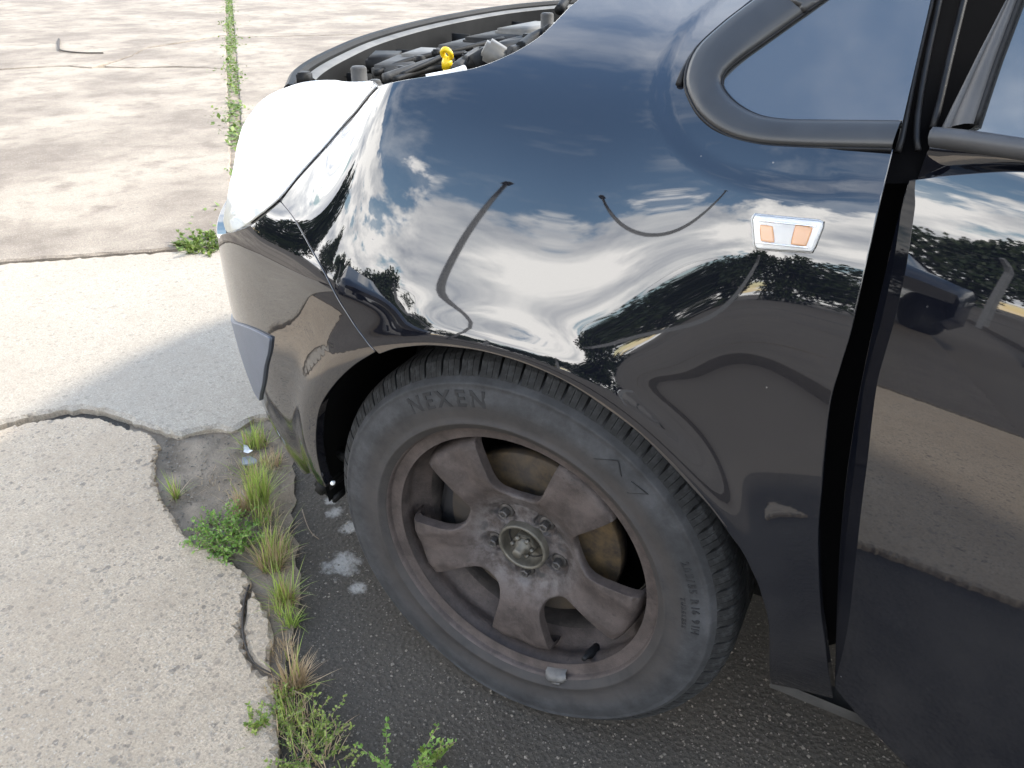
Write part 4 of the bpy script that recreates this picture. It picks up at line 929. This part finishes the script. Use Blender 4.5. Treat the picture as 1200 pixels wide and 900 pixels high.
# lettering
def arc_text(txt,r0,ang0,size,name,mat,y=-.0150,gap=1.0,up=True,ang1=None):
    bmv=[];bmf=[]; a=math.radians(ang0); 
    for ch in txt:
        cu=bpy.data.curves.new('t','FONT'); cu.body=ch; cu.size=size; cu.extrude=.0009; cu.resolution_u=3; cu.offset=size*.022
        ob=bpy.data.objects.new('t',cu); COL.objects.link(ob); bpy.context.view_layer.update()
        me=bpy.data.meshes.new_from_object(ob.evaluated_get(bpy.context.evaluated_depsgraph_get())); wd=max([v.co.x for v in me.vertices],default=size*.3); bpy.data.objects.remove(ob); bpy.data.curves.remove(cu)
        b=len(bmv)
        for v in me.vertices:
            r=r0+v.co.y; an=a-v.co.x/r0
            yy=float(np.interp(r,[.238,.252,.266,.276,.2815],[-.0138,-.0150,-.0148,-.0125,-.0110]))
            bmv.append((r*math.cos(an),yy-.0004-v.co.z*.6,r*math.sin(an)))
        bmf+=[tuple(i+b for i in p.vertices) for p in me.polygons]; bpy.data.meshes.remove(me)
        a-=(wd+size*.16*gap)/r0
    return mesh(name,bmv,bmf,mat,wheel,False)
M['letter']=simple('raised_letter_rubber',(.015,.0155,.017),.75,var=.5,vscale=60)
arc_text('NEXEN',.2535,125,.031,'tyre_lettering',M['letter'],gap=1.2)
arc_text('205/55 R16 91H',.2625,26,.0135,'size_lettering',M['letter'],gap=1.)
arc_text('TUBELESS',.2495,14,.0085,'small_lettering',M['letter'],gap=1.4)
for pts in (((.2535,63),(.275,58),(.262,54.5)),((.2505,50),(.2725,47),(.2665,52)),):
    P_=[(r_*math.cos(math.radians(a_)),-.0150+.05*max(0,r_-.266),r_*math.sin(math.radians(a_))) for r_,a_ in pts]; MB().tube(P_,.0009,5).build('sidewall_mark',M['letter'],wheel)
# ================================================================= what the paint mirrors: trees and fence across the lot
def crown_mesh(seed,h,r,n):
    rg=random.Random(seed); v=[];f=[]
    blobs=[(rg.gauss(0,r*.45),rg.gauss(0,r*.45),h*rg.uniform(.12,.92),r*rg.uniform(.35,.62)) for _ in range(18)]
    for i in range(n):
        bx,by,bz,br=rg.choice(blobs); d=Vector((rg.gauss(0,1),rg.gauss(0,1),rg.gauss(0,1))).normalized()*br*rg.uniform(.55,1.05); p=Vector((bx,by,bz))+d
        l=Vector((rg.gauss(0,1),rg.gauss(0,1),rg.gauss(0,1))).normalized(); s=l.orthogonal().normalized(); q=rg.uniform(.25,.6); b=len(v)
        v+=[tuple(p),tuple(p+l*q*.5+s*q*.3),tuple(p+l*q),tuple(p+l*q*.5-s*q*.3)]; f.append((b,b+1,b+2,b+3))
    me=bpy.data.meshes.new('crown'); me.from_pydata(v,[],f); me.materials.append(M['leaf']); return me
crowns=[crown_mesh(s,h,r,6500) for s,h,r in ((1,7.5,3.4),(2,6.2,3.8),(3,8.6,3.2))]
trunks=[]
for h in (7.5,6.2,8.6):
    mb=MB(); mb.tube([(0,0,-.1),(.05,0,h*.25),(-.05,.08,h*.5),(.0,0,h*.8)],[.22,.17,.12,.03],8)
    for k in range(5):
        a=k*1.3; mb.tube([(0,0,h*(.28+.07*k)),(math.cos(a)*.8,math.sin(a)*.8,h*(.40+.07*k)),(math.cos(a)*1.6,math.sin(a)*1.6,h*(.52+.07*k))],[.08,.05,.02],6)
    o=mb.build('trunk',M['bark']); trunks.append(o.data); bpy.data.objects.remove(o)
k=0
for (x,y,sc) in ((-46,-30,1.1),(-38,-33,1.0),(-31,-36,1.15),(-24,-38,.95),(-18,-40,1.1),(-12,-41,1.0),(-6,-42,1.2),(0,-43,.9),(6,-42,1.1),(12,-42,1.0),(19,-40,1.15),(26,-38,1.0),(34,-35,1.1),(42,-31,1.0),(-34,-16,.9),(-37,-6,1.05)):
    i=k%3; e=empty('tree',(x+random.gauss(0,1),y+random.gauss(0,1),-.03)); e.rotation_euler=(0,0,random.uniform(0,6)); e.scale=(sc,sc,sc*random.uniform(.85,1.1))
    link('crown',crowns[i],e); link('trunk',trunks[i],e); tag(e,'dark green tree across the lot, mirrored in the black paint','tree','trees across the lot'); k+=1

# wire fence with cranked concrete posts
fence=empty('wire_fence',(0,0,0)); tag(fence,'wire fence with cranked concrete posts, mirrored in the black paint','fence')
pm=None
for i in range(-5,5):
    x=-2.5+2.6*i
    if pm is None:
        o=MB().tube([(0,0,-.1),(0,0,1.0),(0,0,2.25),(0,.10,2.45),(0,.30,2.68)],[.085,.08,.07,.065,.05],4).build('post',M['postc'],fence,False); pm=o.data
    else: o=link('post',pm,fence)
    o.location=(x,-9.9+.02*i,0)
for z in (.3,.7,1.1,1.5,1.9,2.25): MB().tube([(-20,-9.9,z),(-8,-9.9,z-.02),(4,-9.9,z),(14,-9.9,z)],.006,4,False).build('wire',M['wire'],fence)
for z,y in ((2.45,.1),(2.62,.26)): MB().tube([(-20,-9.9+y,z),(-8,-9.9+y,z-.02),(14,-9.9+y,z)],.006,4,False).build('barbed_wire',M['wire'],fence)
pole=MB().tube([(0,0,-.1),(0,0,2.),(0,0,3.9),(.02,.03,4.15),(.08,.12,4.3),(.2,.32,4.35)],[.05,.042,.034,.03,.026,.026],10)
lamp_post=empty('lamp_post',(-3.55,-5.6,0)); o=pole.build('pole',M['postc'],lamp_post); MB().box((.27,.43,4.35),(.10,.26,.05),Matrix.Rotation(-.66,3,'Z'),.03).build('lamp_head',M['postc'],lamp_post)
tag(lamp_post,'grey lamp post with curved arm, mirrored as a bent line in the wing','lamp post')
# another parked car, seen only in the paint
M['paint2']=simple('dark_blue_paint',(.02,.025,.04),.3,Coat_Weight=1.,Coat_Roughness=.02)
pc=empty('neighbouring_car',(-5.2,-4.3,0)); pc.rotation_euler=(0,0,.5); tag(pc,'dark blue saloon parked opposite, mirrored beside the headlamp','car')
def ring(x,w,z0,z1,zt,wt): return [(x,-w*.9,z0),(x,-w,z0+.12),(x,-w,z1-.1),(x,-w*.95,z1),(x,-wt,zt),(x,-wt*.7,zt+.03),(x,wt*.7,zt+.03),(x,wt,zt),(x,w*.95,z1),(x,w,z1-.1),(x,w,z0+.12),(x,w*.9,z0)]
MB().grid([ring(-2.2,.6,.3,.62,.62,.5),ring(-2.05,.8,.25,.72,.73,.7),ring(-1.1,.86,.22,.90,.93,.75),ring(-.75,.87,.22,.92,.98,.72),ring(-.1,.87,.22,.93,1.40,.55),ring(.8,.87,.22,.94,1.44,.55),ring(1.5,.87,.22,.96,1.05,.65),ring(2.05,.84,.25,.94,.96,.68),ring(2.2,.7,.35,.8,.82,.55)]).build('body',M['paint2'],pc)
for sd in (-1,1):
    MB().grid([[(-.62,sd*.845,.97),(.05,sd*.60,1.36)],[(.3,sd*.845,.98),(.35,sd*.595,1.40)],[(1.35,sd*.84,.99),(.85,sd*.60,1.38)]]).build('side_window',M['glass'],pc)
    for x in (-1.35,1.35):
        o=MB().lathe([(.0,-.1),(.19,-.1),(.21,-.11),(.3,-.105),(.315,-.08),(.315,.08),(.3,.1),(0,.1)],32,(x,sd*.78,.315)).build('wheel',M['tread'],pc)
        MB().lathe([(.0,0),(.06,-.01),(.19,0)],24,(x,sd*.89 if sd<0 else .78-.11,.315)).build('hub_cap',M['chrome'],pc)
    MB().box((0,sd*.885,.6),(3.4,.02,.06),None,.008).build('rubbing_strip',M['chrome'],pc)
